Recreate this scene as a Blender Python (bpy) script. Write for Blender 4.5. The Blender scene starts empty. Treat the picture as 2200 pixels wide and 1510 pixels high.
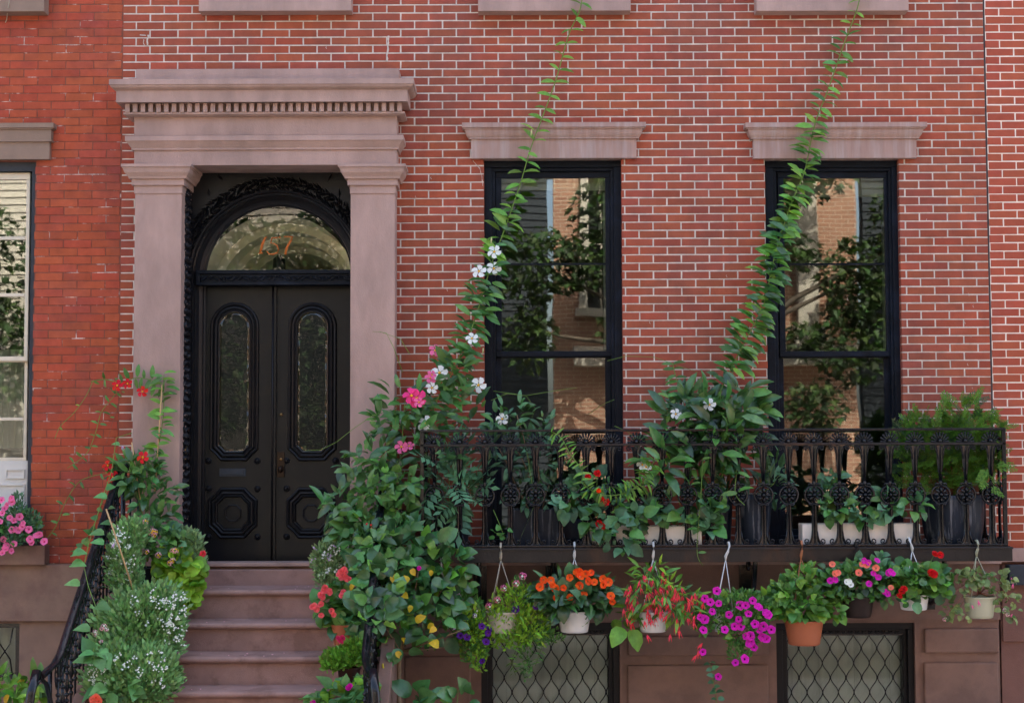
import bpy, math, random
from math import sin, cos, pi, radians, sqrt, atan2
from mathutils import Vector, Matrix, Euler

sc = bpy.context.scene
COL = sc.collection

# ---------------------------------------------------------------- camera
CAM = Vector((0.0, -12.0, 2.6))
FPX = 3396.0                      # focal length in photo pixels (2200 wide)
PITCH, ROLL = radians(3.4), radians(-0.2)
cd = bpy.data.cameras.new("camera")
cam = bpy.data.objects.new("camera", cd); COL.objects.link(cam)
cd.sensor_width = 36.0; cd.sensor_fit = 'HORIZONTAL'; cd.lens = FPX / 2200 * 36.0
cd.clip_start = 0.05; cd.clip_end = 500
RCAM = Matrix.Rotation(pi / 2 + PITCH, 3, 'X') @ Matrix.Rotation(ROLL, 3, 'Z')
cam.matrix_world = Matrix.Translation(CAM) @ RCAM.to_4x4()
sc.camera = cam

# ---------------------------------------------------------------- world, sun, exposure
SUN_EL, SUN_AZ = radians(50), radians(24)      # sun stands behind the row of houses, a little to the right
w = bpy.data.worlds.new("World"); sc.world = w; w.use_nodes = True
nt = w.node_tree; bg = nt.nodes["Background"]
sky = nt.nodes.new("ShaderNodeTexSky"); sky.sky_type = 'NISHITA'; sky.sun_disc = False
sky.sun_elevation = SUN_EL; sky.sun_rotation = SUN_AZ; sky.air_density = 1.0; sky.dust_density = 5.0; sky.ozone_density = 0.5
nt.links.new(sky.outputs[0], bg.inputs[0]); bg.inputs[1].default_value = 0.15
sd = bpy.data.lights.new("sun", 'SUN'); sd.energy = 3.6; sd.angle = radians(0.5); sd.color = (1.0, 0.93, 0.82)
sun = bpy.data.objects.new("sun", sd); COL.objects.link(sun)
sdir = Vector((sin(SUN_AZ) * cos(SUN_EL), cos(SUN_AZ) * cos(SUN_EL), sin(SUN_EL)))   # towards the sun
sun.rotation_euler = sdir.to_track_quat('Z', 'Y').to_euler()
sun.location = (5, 20, 25)
sc.view_settings.view_transform = 'Standard'; sc.view_settings.look = 'None'
sc.view_settings.gamma = 1.0; sc.view_settings.use_curve_mapping = False
sc.view_settings.exposure = 2.25
sc.cycles.use_denoising = True
sc.cycles.max_bounces = 8; sc.cycles.diffuse_bounces = 4; sc.cycles.glossy_bounces = 4
sc.cycles.transparent_max_bounces = 12; sc.cycles.transmission_bounces = 4
sc.cycles.caustics_reflective = False; sc.cycles.caustics_refractive = False
sc.cycles.sample_clamp_indirect = 6.0

# ---------------------------------------------------------------- placing: a point on the plane d metres in front of the house wall
def W(px, py, d=0.0):
    v = RCAM @ Vector(((px - 1100.0) / FPX, -(py - 755.0) / FPX, -1.0))
    t = (-d - CAM.y) / v.y
    return CAM + v * t
def X(px, d=0.0, py=755): return W(px, py, d).x
def Z(py, d=0.0, px=1100): return W(px, py, d).z
MPP = 12.0 / FPX                   # metres per photo pixel at the wall

# ---------------------------------------------------------------- objects
def link(o, parent=None):
    COL.objects.link(o)
    if parent is not None: o.parent = parent
    return o
def tag(o, label, cat, group=None, kind=None):
    if label: o['label'] = label
    if cat: o['category'] = cat
    if group: o['group'] = group
    if kind: o['kind'] = kind
    return o
EMPTIES = {}
def thing(name, label, cat, loc=(0, 0, 0), group=None):
    o = bpy.data.objects.new(name, None); o.empty_display_size = .1
    o.location = loc; link(o); tag(o, label, cat, group)
    return o
def put(name, me, parent=None, loc=None, mat4=None, kind=None):
    """an object for mesh me; positions are world positions"""
    o = bpy.data.objects.new(name, me); link(o, parent)
    m = mat4 if mat4 is not None else (Matrix.Translation(loc) if loc is not None else Matrix.Identity(4))
    if parent is not None:
        m = WORLD(parent).inverted() @ m
    o.matrix_basis = m
    if kind: o['kind'] = kind
    return o
def WORLD(o):
    m = o.matrix_basis.copy()
    p = o.parent
    while p is not None:
        m = p.matrix_basis @ m; p = p.parent
    return m

class MB:
    """collects geometry for ONE mesh object"""
    def __init__(s): s.v = []; s.f = []; s.m = []; s.cur = 0; s.smooth = []; s.sm = False
    def add(s, vs, fs):
        n = len(s.v); s.v.extend([tuple(p) for p in vs])
        for f in fs: s.f.append(tuple(i + n for i in f)); s.m.append(s.cur); s.smooth.append(s.sm)
        return s
    def box(s, x0, x1, y0, y1, z0, z1):
        if x1 < x0: x0, x1 = x1, x0
        if y1 < y0: y0, y1 = y1, y0
        if z1 < z0: z0, z1 = z1, z0
        return s.add([(x0,y0,z0),(x1,y0,z0),(x1,y1,z0),(x0,y1,z0),(x0,y0,z1),(x1,y0,z1),(x1,y1,z1),(x0,y1,z1)],
                     [(0,3,2,1),(4,5,6,7),(0,1,5,4),(1,2,6,5),(2,3,7,6),(3,0,4,7)])
    def pbox(s, px0, px1, py0, py1, df, db):
        """box whose front face (d=df) covers the photo rectangle"""
        pm = (py0 + py1) / 2; xm = (px0 + px1) / 2
        return s.box(X(px0, df, pm), X(px1, df, pm), -df, -db, Z(py1, df, xm), Z(py0, df, xm))
    def cbox(s, x0, x1, y0, y1, z0, z1, c=.004):
        """box with a chamfered front (y0) rim"""
        vs = [(x0,y1,z0),(x1,y1,z0),(x1,y1,z1),(x0,y1,z1),(x0,y0+c,z0),(x1,y0+c,z0),(x1,y0+c,z1),(x0,y0+c,z1),
              (x0+c,y0,z0+c),(x1-c,y0,z0+c),(x1-c,y0,z1-c),(x0+c,y0,z1-c)]
        return s.add(vs, [(8,9,10,11),(4,5,9,8),(5,6,10,9),(6,7,11,10),(7,4,8,11),(0,1,5,4),(1,2,6,5),(2,3,7,6),(3,0,4,7)])
    def tube(s, pts, r, n=6, cap=True, r2=None):
        pts = [Vector(p) for p in pts]; rings = []; k = len(pts)
        up = Vector((0.13, 0.2, 1)).normalized()
        for i, p in enumerate(pts):
            t = (pts[min(i+1, k-1)] - pts[max(i-1, 0)])
            if t.length < 1e-9: t = Vector((0, 0, 1))
            t.normalize(); a = t.cross(up)
            if a.length < .05: a = t.cross(Vector((1, 0.1, 0)))
            a.normalize(); b = t.cross(a)
            rr = (r[i] if isinstance(r, (list, tuple)) else (r + ((r2 - r) * i / max(1, k-1) if r2 is not None else 0)))
            rings.append([p + (a * cos(2*pi*j/n) + b * sin(2*pi*j/n)) * rr for j in range(n)])
        vs = [q for rg in rings for q in rg]; fs = []
        for i in range(k - 1):
            for j in range(n):
                j2 = (j + 1) % n
                fs.append((i*n+j, i*n+j2, (i+1)*n+j2, (i+1)*n+j))
        if cap: fs.append(tuple(range(n-1, -1, -1))); fs.append(tuple((k-1)*n + j for j in range(n)))
        old = s.sm; s.sm = True; s.add(vs, fs); s.sm = old
        return s
    def lathe(s, prof, c=(0, 0, 0), n=16, sx=1, sy=1, caps=True):
        vs = []; fs = []
        for r, z in prof:
            for j in range(n): vs.append((c[0] + r*sx*cos(2*pi*j/n), c[1] + r*sy*sin(2*pi*j/n), c[2] + z))
        for i in range(len(prof) - 1):
            for j in range(n):
                j2 = (j+1) % n; fs.append((i*n+j, i*n+j2, (i+1)*n+j2, (i+1)*n+j))
        if caps: fs.append(tuple(range(n-1, -1, -1))); fs.append(tuple((len(prof)-1)*n + j for j in range(n)))
        old = s.sm; s.sm = True; s.add(vs, fs); s.sm = old
        return s
    def ball(s, c, r, n=8, m=5, sz=1, sy=1):
        prof = [(r*sin(pi*(i+.02)/(m+.04)) if 0 < i < m else r*.05, -r*cos(pi*i/m)*sz) for i in range(m+1)]
        return s.lathe(prof, c, n, 1, sy)
    def sweep(s, path, prof, closed=False):
        """path: (x,z) points in the facade plane; prof: (outward offset, y) points; ring moulding"""
        k = len(path); rings = []
        for i in range(k):
            a = path[(i-1) % k] if (closed or i > 0) else path[i]
            b = path[(i+1) % k] if (closed or i < k-1) else path[i]
            p = path[i]
            d1 = Vector((p[0]-a[0], p[1]-a[1])); d2 = Vector((b[0]-p[0], b[1]-p[1]))
            if d1.length < 1e-9: d1 = d2.copy()
            if d2.length < 1e-9: d2 = d1.copy()
            d1.normalize(); d2.normalize()
            n1 = Vector((-d1.y, d1.x)); n2 = Vector((-d2.y, d2.x)); nn = (n1 + n2)
            if nn.length < 1e-6: nn = n1
            nn.normalize(); sc_ = 1 / max(.4, nn.dot(n1))
            rings.append([(p[0] + nn.x*o*sc_, y, p[1] + nn.y*o*sc_) for o, y in prof])
        m = len(prof); vs = [q for r in rings for q in r]; fs = []
        for i in range(k if closed else k-1):
            i2 = (i+1) % k
            for j in range(m-1): fs.append((i*m+j, i2*m+j, i2*m+j+1, i*m+j+1))
        return s.add(vs, fs)
    def mesh(s, name, *mats):
        me = bpy.data.meshes.new(name); me.from_pydata(s.v, [], s.f); 
        for m in mats: me.materials.append(m)
        if len(mats) > 1: me.polygons.foreach_set('material_index', s.m)
        me.polygons.foreach_set('use_smooth', s.smooth)
        me.update(); return me
    def build(s, name, mat, parent=None, kind=None, bevel=0, loc=None, mat4=None):
        mats = mat if isinstance(mat, (list, tuple)) else [mat]
        me = s.mesh(name, *mats)
        o = put(name, me, parent, loc=loc, mat4=mat4, kind=kind)
        if bevel:
            b = o.modifiers.new("bevel", 'BEVEL'); b.width = bevel; b.segments = 2; b.limit_method = 'ANGLE'; b.angle_limit = radians(40)
            b.harden_normals = False
        return o

def moulding(mb, x0, x1, prof, dback, d0):
    """prof: (d, z) from top to bottom; ends return to the wall with the same profile"""
    rings = []
    for d, z in prof:
        o = d - d0
        rings.append([(x0-o, -dback, z), (x0-o, -d, z), (x1+o, -d, z), (x1+o, -dback, z)])
    vs = [q for r in rings for q in r]; fs = []
    for i in range(len(prof)-1):
        for j in range(3): fs.append((i*4+j, (i+1)*4+j, (i+1)*4+j+1, i*4+j+1))
    fs.append((0, 1, 2, 3)); k = (len(prof)-1)*4; fs.append((k+3, k+2, k+1, k))
    mb.add(vs, fs); return mb

# ---------------------------------------------------------------- materials (procedural)
def mat(name, col, rough=.6, var=.12, nscale=12, bump=.15, bscale=60, coat=0, spec=.16, objrand=0, island=False,
        col2=None, c2scale=3, c2=(.5, .62), stretch=(1, 1, 1), trans=0, metal=0, hue=0, space='pos', rvar=0, dirt=None):
    m = bpy.data.materials.new(name); m.use_nodes = True; nt = m.node_tree; N = nt.nodes; L = nt.links
    b = N["Principled BSDF"]; b.inputs["Roughness"].default_value = rough; b.inputs["Metallic"].default_value = metal
    b.inputs["Specular IOR Level"].default_value = spec; b.inputs["Coat Weight"].default_value = coat; b.inputs["Coat Roughness"].default_value = .25
    geo = N.new("ShaderNodeNewGeometry")
    mp = N.new("ShaderNodeMapping"); mp.inputs["Scale"].default_value = stretch
    L.new(geo.outputs["Position"], mp.inputs["Vector"])
    nz = N.new("ShaderNodeTexNoise"); nz.inputs["Scale"].default_value = nscale; nz.inputs["Detail"].default_value = 5; nz.inputs["Roughness"].default_value = .62
    L.new(mp.outputs[0], nz.inputs["Vector"])
    mr = N.new("ShaderNodeMapRange"); mr.inputs[1].default_value = .25; mr.inputs[2].default_value = .75
    mr.inputs[3].default_value = 1 - var; mr.inputs[4].default_value = 1 + var
    L.new(nz.outputs[0], mr.inputs[0]); val = mr.outputs[0]
    rnd = None
    if objrand or hue:
        oi = N.new("ShaderNodeObjectInfo"); rnd = oi.outputs["Random"]
        if island:
            ad = N.new("ShaderNodeMath"); ad.operation = 'ADD'; L.new(rnd, ad.inputs[0]); L.new(geo.outputs["Random Per Island"], ad.inputs[1])
            fr = N.new("ShaderNodeMath"); fr.operation = 'FRACT'; L.new(ad.outputs[0], fr.inputs[0]); rnd = fr.outputs[0]
        m2 = N.new("ShaderNodeMapRange"); m2.inputs[3].default_value = 1 - objrand; m2.inputs[4].default_value = 1 + objrand
        L.new(rnd, m2.inputs[0])
        mu = N.new("ShaderNodeMath"); mu.operation = 'MULTIPLY'; L.new(val, mu.inputs[0]); L.new(m2.outputs[0], mu.inputs[1]); val = mu.outputs[0]
    base = N.new("ShaderNodeRGB"); base.outputs[0].default_value = (*col, 1); cs = base.outputs[0]
    if col2 is not None:
        n2 = N.new("ShaderNodeTexNoise"); n2.inputs["Scale"].default_value = c2scale; n2.inputs["Detail"].default_value = 6; n2.inputs["Roughness"].default_value = .65
        L.new(mp.outputs[0], n2.inputs["Vector"])
        m3 = N.new("ShaderNodeMapRange"); m3.inputs[1].default_value = c2[0]; m3.inputs[2].default_value = c2[1]
        L.new(n2.outputs[0], m3.inputs[0])
        mx = N.new("ShaderNodeMix"); mx.data_type = 'RGBA'; L.new(m3.outputs[0], mx.inputs[0]); L.new(cs, mx.inputs[6]); mx.inputs[7].default_value = (*col2, 1); cs = mx.outputs[2]
    if hue:
        hs = N.new("ShaderNodeHueSaturation"); L.new(cs, hs.inputs["Color"])
        m4 = N.new("ShaderNodeMapRange"); m4.inputs[3].default_value = .5 - hue; m4.inputs[4].default_value = .5 + hue
        f7 = N.new("ShaderNodeMath"); f7.operation = 'MULTIPLY'; f7.inputs[1].default_value = 7.31; L.new(rnd, f7.inputs[0])
        f8 = N.new("ShaderNodeMath"); f8.operation = 'FRACT'; L.new(f7.outputs[0], f8.inputs[0])
        L.new(f8.outputs[0], m4.inputs[0]); L.new(m4.outputs[0], hs.inputs["Hue"]); cs = hs.outputs[0]
    vm = N.new("ShaderNodeVectorMath"); vm.operation = 'SCALE'; L.new(cs, vm.inputs[0]); L.new(val, vm.inputs["Scale"])
    L.new(vm.outputs[0], b.inputs["Base Color"])
    if rvar:
        m5 = N.new("ShaderNodeMapRange"); m5.inputs[3].default_value = max(0.02, rough - rvar); m5.inputs[4].default_value = rough + rvar
        L.new(nz.outputs[0], m5.inputs[0]); L.new(m5.outputs[0], b.inputs["Roughness"])
    if bump:
        n3 = N.new("ShaderNodeTexNoise"); n3.inputs["Scale"].default_value = bscale; n3.inputs["Detail"].default_value = 4
        L.new(mp.outputs[0], n3.inputs["Vector"])
        bp = N.new("ShaderNodeBump"); bp.inputs["Strength"].default_value = bump; bp.inputs["Distance"].default_value = .004
        L.new(n3.outputs[0], bp.inputs["Height"]); L.new(bp.outputs[0], b.inputs["Normal"])
    if trans:
        tr = N.new("ShaderNodeBsdfTranslucent"); vt = N.new("ShaderNodeVectorMath"); vt.operation = 'MULTIPLY'
        L.new(vm.outputs[0], vt.inputs[0]); vt.inputs[1].default_value = (1.5, 1.7, .8); L.new(vt.outputs[0], tr.inputs[0])
        ms = N.new("ShaderNodeMixShader"); ms.inputs[0].default_value = trans
        L.new(b.outputs[0], ms.inputs[1]); L.new(tr.outputs[0], ms.inputs[2]); L.new(ms.outputs[0], N["Material Output"].inputs[0])
    return m

def glass_mat(name, ior=1.9, tint=(.9, .95, .93), wav=.04, wscale=1.6, rough=0.0):
    m = bpy.data.materials.new(name); m.use_nodes = True; nt = m.node_tree; N = nt.nodes; L = nt.links
    N.remove(N["Principled BSDF"])
    fr = N.new("ShaderNodeFresnel"); fr.inputs[0].default_value = ior
    t = N.new("ShaderNodeBsdfTransparent"); t.inputs[0].default_value = (*tint, 1)
    g = N.new("ShaderNodeBsdfGlossy"); g.inputs["Roughness"].default_value = rough
    geo = N.new("ShaderNodeNewGeometry"); nz = N.new("ShaderNodeTexNoise"); nz.inputs["Scale"].default_value = wscale; nz.inputs["Detail"].default_value = 1
    L.new(geo.outputs["Position"], nz.inputs["Vector"])
    bp = N.new("ShaderNodeBump"); bp.inputs["Strength"].default_value = wav; bp.inputs["Distance"].default_value = .1
    L.new(nz.outputs[0], bp.inputs["Height"]); L.new(bp.outputs[0], g.inputs["Normal"])
    ms = N.new("ShaderNodeMixShader"); L.new(fr.outputs[0], ms.inputs[0]); L.new(t.outputs[0], ms.inputs[1]); L.new(g.outputs[0], ms.inputs[2])
    L.new(ms.outputs[0], N["Material Output"].inputs[0])
    return m

M = {}
M['brick'] = mat("painted_red_brick", (.335, .080, .042), .62, .2, 7, .5, 55, objrand=.12, island=True, hue=.005, col2=(.20, .075, .062), c2scale=.9, c2=(.42, .74))
M['brick_left'] = mat("old_red_brick", (.375, .078, .037), .7, .2, 10, .5, 60, objrand=.11, island=True, hue=.005, col2=(.27, .068, .05), c2scale=1.6, c2=(.45, .66))
M['brick_right'] = mat("right_red_brick", (.37, .085, .048), .62, .12, 10, .3, 70, objrand=.08, island=True, hue=.004, col2=(.36, .12, .10), c2scale=2.0, c2=(.55, .75))
M['mortar'] = mat("pale_mortar", (.585, .53, .47), .9, .28, 14, .5, 90)
M['mortar_left'] = mat("thin_red_mortar", (.20, .075, .052), .9, .3, 10, .5, 90, col2=(.55, .45, .40), c2scale=5, c2=(.55, .66))
M['mortar_right'] = mat("cream_mortar", (.80, .70, .60), .9, .15, 14, .4, 90)
M['joint'] = mat("dark_joint", (.06, .05, .05), .9, .2)
M['stone'] = mat("mauve_brownstone", (.42, .29, .25), .85, .15, 6, .6, 160, col2=(.335, .235, .205), c2scale=3.2, c2=(.42, .66), stretch=(1, 1, .35))
M['stone_streak'] = mat("streaked_brownstone", (.37, .245, .21), .85, .15, 9, .4, 160, col2=(.42, .33, .305), c2scale=7, c2=(.45, .7), stretch=(2.6, 1, .22))
M['stone_grey'] = mat("grey_brownstone", (.26, .185, .142), .85, .12, 7, .5, 150, stretch=(1, 1, .6))
M['base'] = mat("base_brownstone", (.24, .15, .12), .82, .18, 5, .6, 130, col2=(.17, .108, .088), c2scale=2.5)
M['base_left'] = mat("left_base_brownstone", (.25, .165, .125), .85, .14, 6, .4, 150, col2=(.20, .125, .1), c2scale=2.2)
M['base_right'] = mat("right_base_brownstone", (.20, .105, .085), .85, .14, 6, .4, 150)
M['step'] = mat("step_brownstone", (.36, .225, .195), .8, .16, 7, .9, 200, col2=(.27, .165, .14), c2scale=5)
M['black_wood'] = mat("black_door_paint", (.0095, .010, .012), .34, .12, 20, .12, 40, spec=.2, rvar=.08, col2=(.014, .013, .013), c2scale=6)
M['carved'] = mat("carved_black_wood", (.006, .006, .008), .42, .2, 20, .25, 60, spec=.25)
M['iron'] = mat("black_iron", (.004, .0055, .009), .2, .25, 30, .35, 90, spec=.42, rvar=.08, col2=(.007, .006, .007), c2scale=8, c2=(.5, .7))
M['fascia'] = mat("rusty_black_iron", (.010, .009, .010), .42, .3, 14, .5, 60, spec=.4, col2=(.045, .020, .011), c2scale=2.4, c2=(.53, .66), stretch=(1, 1, .5))
M['frame'] = mat("blue_black_window_paint", (.006, .009, .015), .45, .2, 16, .2, 50, spec=.12, col2=(.010, .015, .027), c2scale=5)
M['frame_grey'] = mat("slate_window_paint", (.045, .052, .062), .6, .2, 12, .3, 50)
M['cream'] = mat("cream_sash_paint", (.66, .60, .47), .5, .06, 12, .1)
M['white_wood'] = mat("white_panel_paint", (.62, .62, .58), .5, .06, 8, .1)
M['blind'] = mat("cream_blind", (.62, .57, .44), .8, .05)
M['shade'] = mat("grey_window_blind", (.80, .75, .68), .8, .08, 3, .1, col2=(.66, .62, .56), c2scale=2, stretch=(4, 1, .3))
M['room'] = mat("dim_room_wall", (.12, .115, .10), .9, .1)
M['hall'] = mat("hall_plaster", (.82, .77, .58), .9, .06)
M['glass'] = glass_mat("window_glass", 2.1, wav=.012, wscale=1.3, rough=.012)
M['glass_door'] = glass_mat("door_glass", 1.65, wav=.006, wscale=2.5)
M['glass_low'] = glass_mat("basement_glass", 1.6, wav=.02, wscale=1.5)
M['bevel_glass'] = glass_mat("bevelled_glass_edge", 1.7, tint=(.8, .75, .6), wav=.5, wscale=9)
M['brass'] = mat("aged_brass", (.30, .20, .09), .35, .2, 30, .1, metal=.9)
M['bronze'] = mat("dark_bronze", (.03, .02, .015), .35, .2, 30, .1, metal=.6)
M['gold'] = mat("gilt_paint", (.55, .17, .04), .4, .1)
M['lamp_metal'] = mat("dark_lantern_metal", (.02, .018, .014), .5)
M['white_pot'] = mat("white_plastic", (.70, .70, .68), .42, .05, 6, .05)
M['cream_pot'] = mat("dusty_cream_plastic", (.52, .46, .38), .5, .1, 6, .05)
M['celadon_pot'] = mat("pale_green_plastic", (.48, .47, .33), .45, .08, 6, .05)
M['terracotta'] = mat("terracotta_plastic", (.42, .135, .065), .5, .08, 6, .05)
M['brown_pot'] = mat("dark_brown_plastic", (.03, .02, .017), .4, .1)
M['dark_pot'] = mat("charcoal_pot", (.022, .026, .036), .4, .15, 10, .2)
M['maroon_pot'] = mat("dark_maroon_pot", (.035, .014, .012), .4, .1)
M['streak_pot'] = mat("streaked_slate_pot", (.016, .022, .034), .45, .2, 10, .2, col2=(.24, .25, .27), c2scale=9, c2=(.53, .72), stretch=(3.4, 2.5, .16))
M['white_box'] = mat("white_planter", (.74, .70, .64), .5, .05, 5, .08)
M['blue_box'] = mat("navy_box", (.012, .02, .04), .4)
M['stone_pot'] = mat("pitted_white_pot", (.60, .60, .58), .8, .25, 60, 1.0, 90)
M['bamboo'] = mat("bamboo_stake", (.50, .33, .16), .6, .15, 30, .2)
M['trellis'] = mat("brown_wood_trellis", (.16, .07, .03), .6, .2, 20, .2)
M['bark'] = mat("tan_bark", (.22, .15, .09), .85, .2, 30, .5, 80)
M['soil'] = mat("potting_soil", (.03, .02, .014), .95, .3, 40, 1, 60)
M['hose'] = mat("yellow_cord", (.55, .48, .03), .5)
M['wire'] = mat("white_plastic_hanger", (.66, .68, .68), .4, .05)
M['wire_beige'] = mat("beige_plastic_hanger", (.40, .36, .28), .5, .1)
M['wire_terra'] = mat("terracotta_hanger", (.40, .16, .08), .5, .1)
M['wire_green'] = mat("pale_green_hanger", (.34, .35, .25), .5, .1)
M['wire_dark'] = mat("dark_hanger", (.03, .025, .022), .5, .1)
def leafmat(name, col, rough=.38, hue=.022, rand=.42, trans=.16, spec=.38):
    return mat(name, col, rough, .3, 26, .12, 90, spec=spec, objrand=rand, island=True, hue=hue, trans=trans)
M['leaf_gloss'] = leafmat("glossy_green_leaf", (.062, .165, .040), .28, spec=.6)
M['leaf_bright'] = leafmat("bright_green_leaf", (.15, .33, .045), .4, trans=.25)
M['leaf_mid'] = leafmat("mid_green_leaf", (.085, .215, .045), .40)
M['leaf_lime'] = leafmat("lime_green_leaf", (.24, .43, .035), .45, trans=.25)
M['leaf_blue'] = leafmat("blue_green_leaf", (.085, .205, .10), .42)
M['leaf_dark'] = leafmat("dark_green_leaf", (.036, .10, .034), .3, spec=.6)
M['leaf_heart'] = leafmat("pale_green_heart_leaf", (.105, .27, .085), .45)
M['leaf_grey'] = leafmat("grey_green_fine_leaf", (.24, .37, .17), .6)
M['leaf_fine'] = leafmat("fine_herb_leaf", (.19, .37, .13), .55)
M['leaf_yellow'] = leafmat("yellowed_leaf", (.62, .40, .02), .5, .02, .2, .3)
M['leaf_hib'] = leafmat("hibiscus_leaf", (.058, .175, .052), .27, spec=.55)
M['leaf_conifer'] = leafmat("conifer_spray", (.095, .22, .022), .6, trans=.2)
M['leaf_fuchsia'] = leafmat("dusty_green_leaf", (.19, .26, .09), .5)
M['stem_green'] = mat("green_stem", (.14, .24, .05), .5, .1)
M['stem_red'] = mat("reddish_stem", (.22, .08, .05), .5, .1)
def petal(name, col, hue=.006, rand=.12): return mat(name, col, .55, .08, 40, .1, 60, objrand=rand, island=True, hue=hue, trans=.22)
M['p_white'] = petal("white_petal", (.80, .82, .82), 0, .05)
M['p_pink'] = petal("pink_petal", (.80, .16, .36))
M['p_palepink'] = petal("pale_pink_petal", (.80, .42, .52))
M['p_hotpink'] = petal("hot_pink_petal", (.78, .05, .22))
M['p_red'] = petal("red_petal", (.62, .012, .014))
M['p_orange'] = petal("orange_petal", (.90, .10, .012))
M['p_magenta'] = petal("magenta_petal", (.66, .012, .42))
M['p_purple'] = petal("purple_petal", (.08, .01, .20))
M['p_coral'] = petal("coral_petal", (.85, .07, .11))
M['p_rose'] = petal("rose_petal", (.86, .17, .20))
M['p_salmon'] = petal("salmon_petal", (.88, .20, .13))
M['p_lilac'] = petal("lilac_petal", (.62, .42, .72))
M['p_yellow'] = petal("yellow_centre", (.85, .50, .03), 0, .05)
M['p_dark'] = petal("dark_throat", (.12, .005, .07), 0, .05)
# ================================================================ SETTING AND BUILDINGS
rnd = random.Random(7)
def holes_wall(mb, x0, x1, z0, z1, holes, df, db):
    xs = sorted({x0, x1, *[min(max(h[0], x0), x1) for h in holes], *[min(max(h[1], x0), x1) for h in holes]})
    zs = sorted({z0, z1, *[min(max(h[2], z0), z1) for h in holes], *[min(max(h[3], z0), z1) for h in holes]})
    solid = {}
    for i in range(len(xs)-1):
        for j in range(len(zs)-1):
            cx, cz = (xs[i]+xs[i+1])/2, (zs[j]+zs[j+1])/2
            solid[i, j] = not any(h[0] < cx < h[1] and h[2] < cz < h[3] for h in holes)
    for (i, j), s in solid.items():
        if not s: continue
        a, b, c, d = xs[i], xs[i+1], zs[j], zs[j+1]
        mb.add([(a,-df,c),(b,-df,c),(b,-df,d),(a,-df,d)], [(0,1,2,3)])
        mb.add([(a,-db,c),(b,-db,c),(b,-db,d),(a,-db,d)], [(3,2,1,0)])
        if not solid.get((i-1, j)): mb.add([(a,-df,c),(a,-db,c),(a,-db,d),(a,-df,d)], [(3,2,1,0)])
        if not solid.get((i+1, j)): mb.add([(b,-df,c),(b,-db,c),(b,-db,d),(b,-df,d)], [(0,1,2,3)])
        if not solid.get((i, j-1)): mb.add([(a,-df,c),(b,-df,c),(b,-db,c),(a,-db,c)], [(3,2,1,0)])
        if not solid.get((i, j+1)): mb.add([(a,-df,d),(b,-df,d),(b,-db,d),(a,-db,d)], [(0,1,2,3)])
    return mb

# ---- brick grid measured on the photograph
ZA, ZB = Z(111.9, 0, 1500), Z(689.4, 0, 900)
COURSE = (ZA - ZB) / 33.0
XJ = X(1400, 0, 138); PITCHX = (X(1400, 0, 138) - X(920.8, 0, 313)) / 8.0
ZROW0 = Z(129.4, 0, 1500)         # a bed joint; the course just below it has a head joint at XJ

def brick_mesh(name, l, h, seed, m, jit=.0011, depth=.10):
    r = random.Random(seed); mb = MB(); j = lambda: r.uniform(-jit, jit); c = .003
    back = [(0,depth,0),(l,depth,0),(l,depth,h),(0,depth,h)]
    rim = [(j(),c,j()),(l+j(),c,j()),(l+j(),c,h+j()),(j(),c,h+j())]
    fr = [(rim[0][0]+c,j()*.5,rim[0][2]+c),(rim[1][0]-c,j()*.5,rim[1][2]+c),(rim[2][0]-c,j()*.5,rim[2][2]-c),(rim[3][0]+c,j()*.5,rim[3][2]-c)]
    mb.add(back+rim+fr, [(8,9,10,11),(4,5,9,8),(5,6,10,9),(6,7,11,10),(7,4,8,11),(0,1,5,4),(1,2,6,5),(2,3,7,6),(3,0,4,7)])
    return mb.mesh(name, m)

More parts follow.
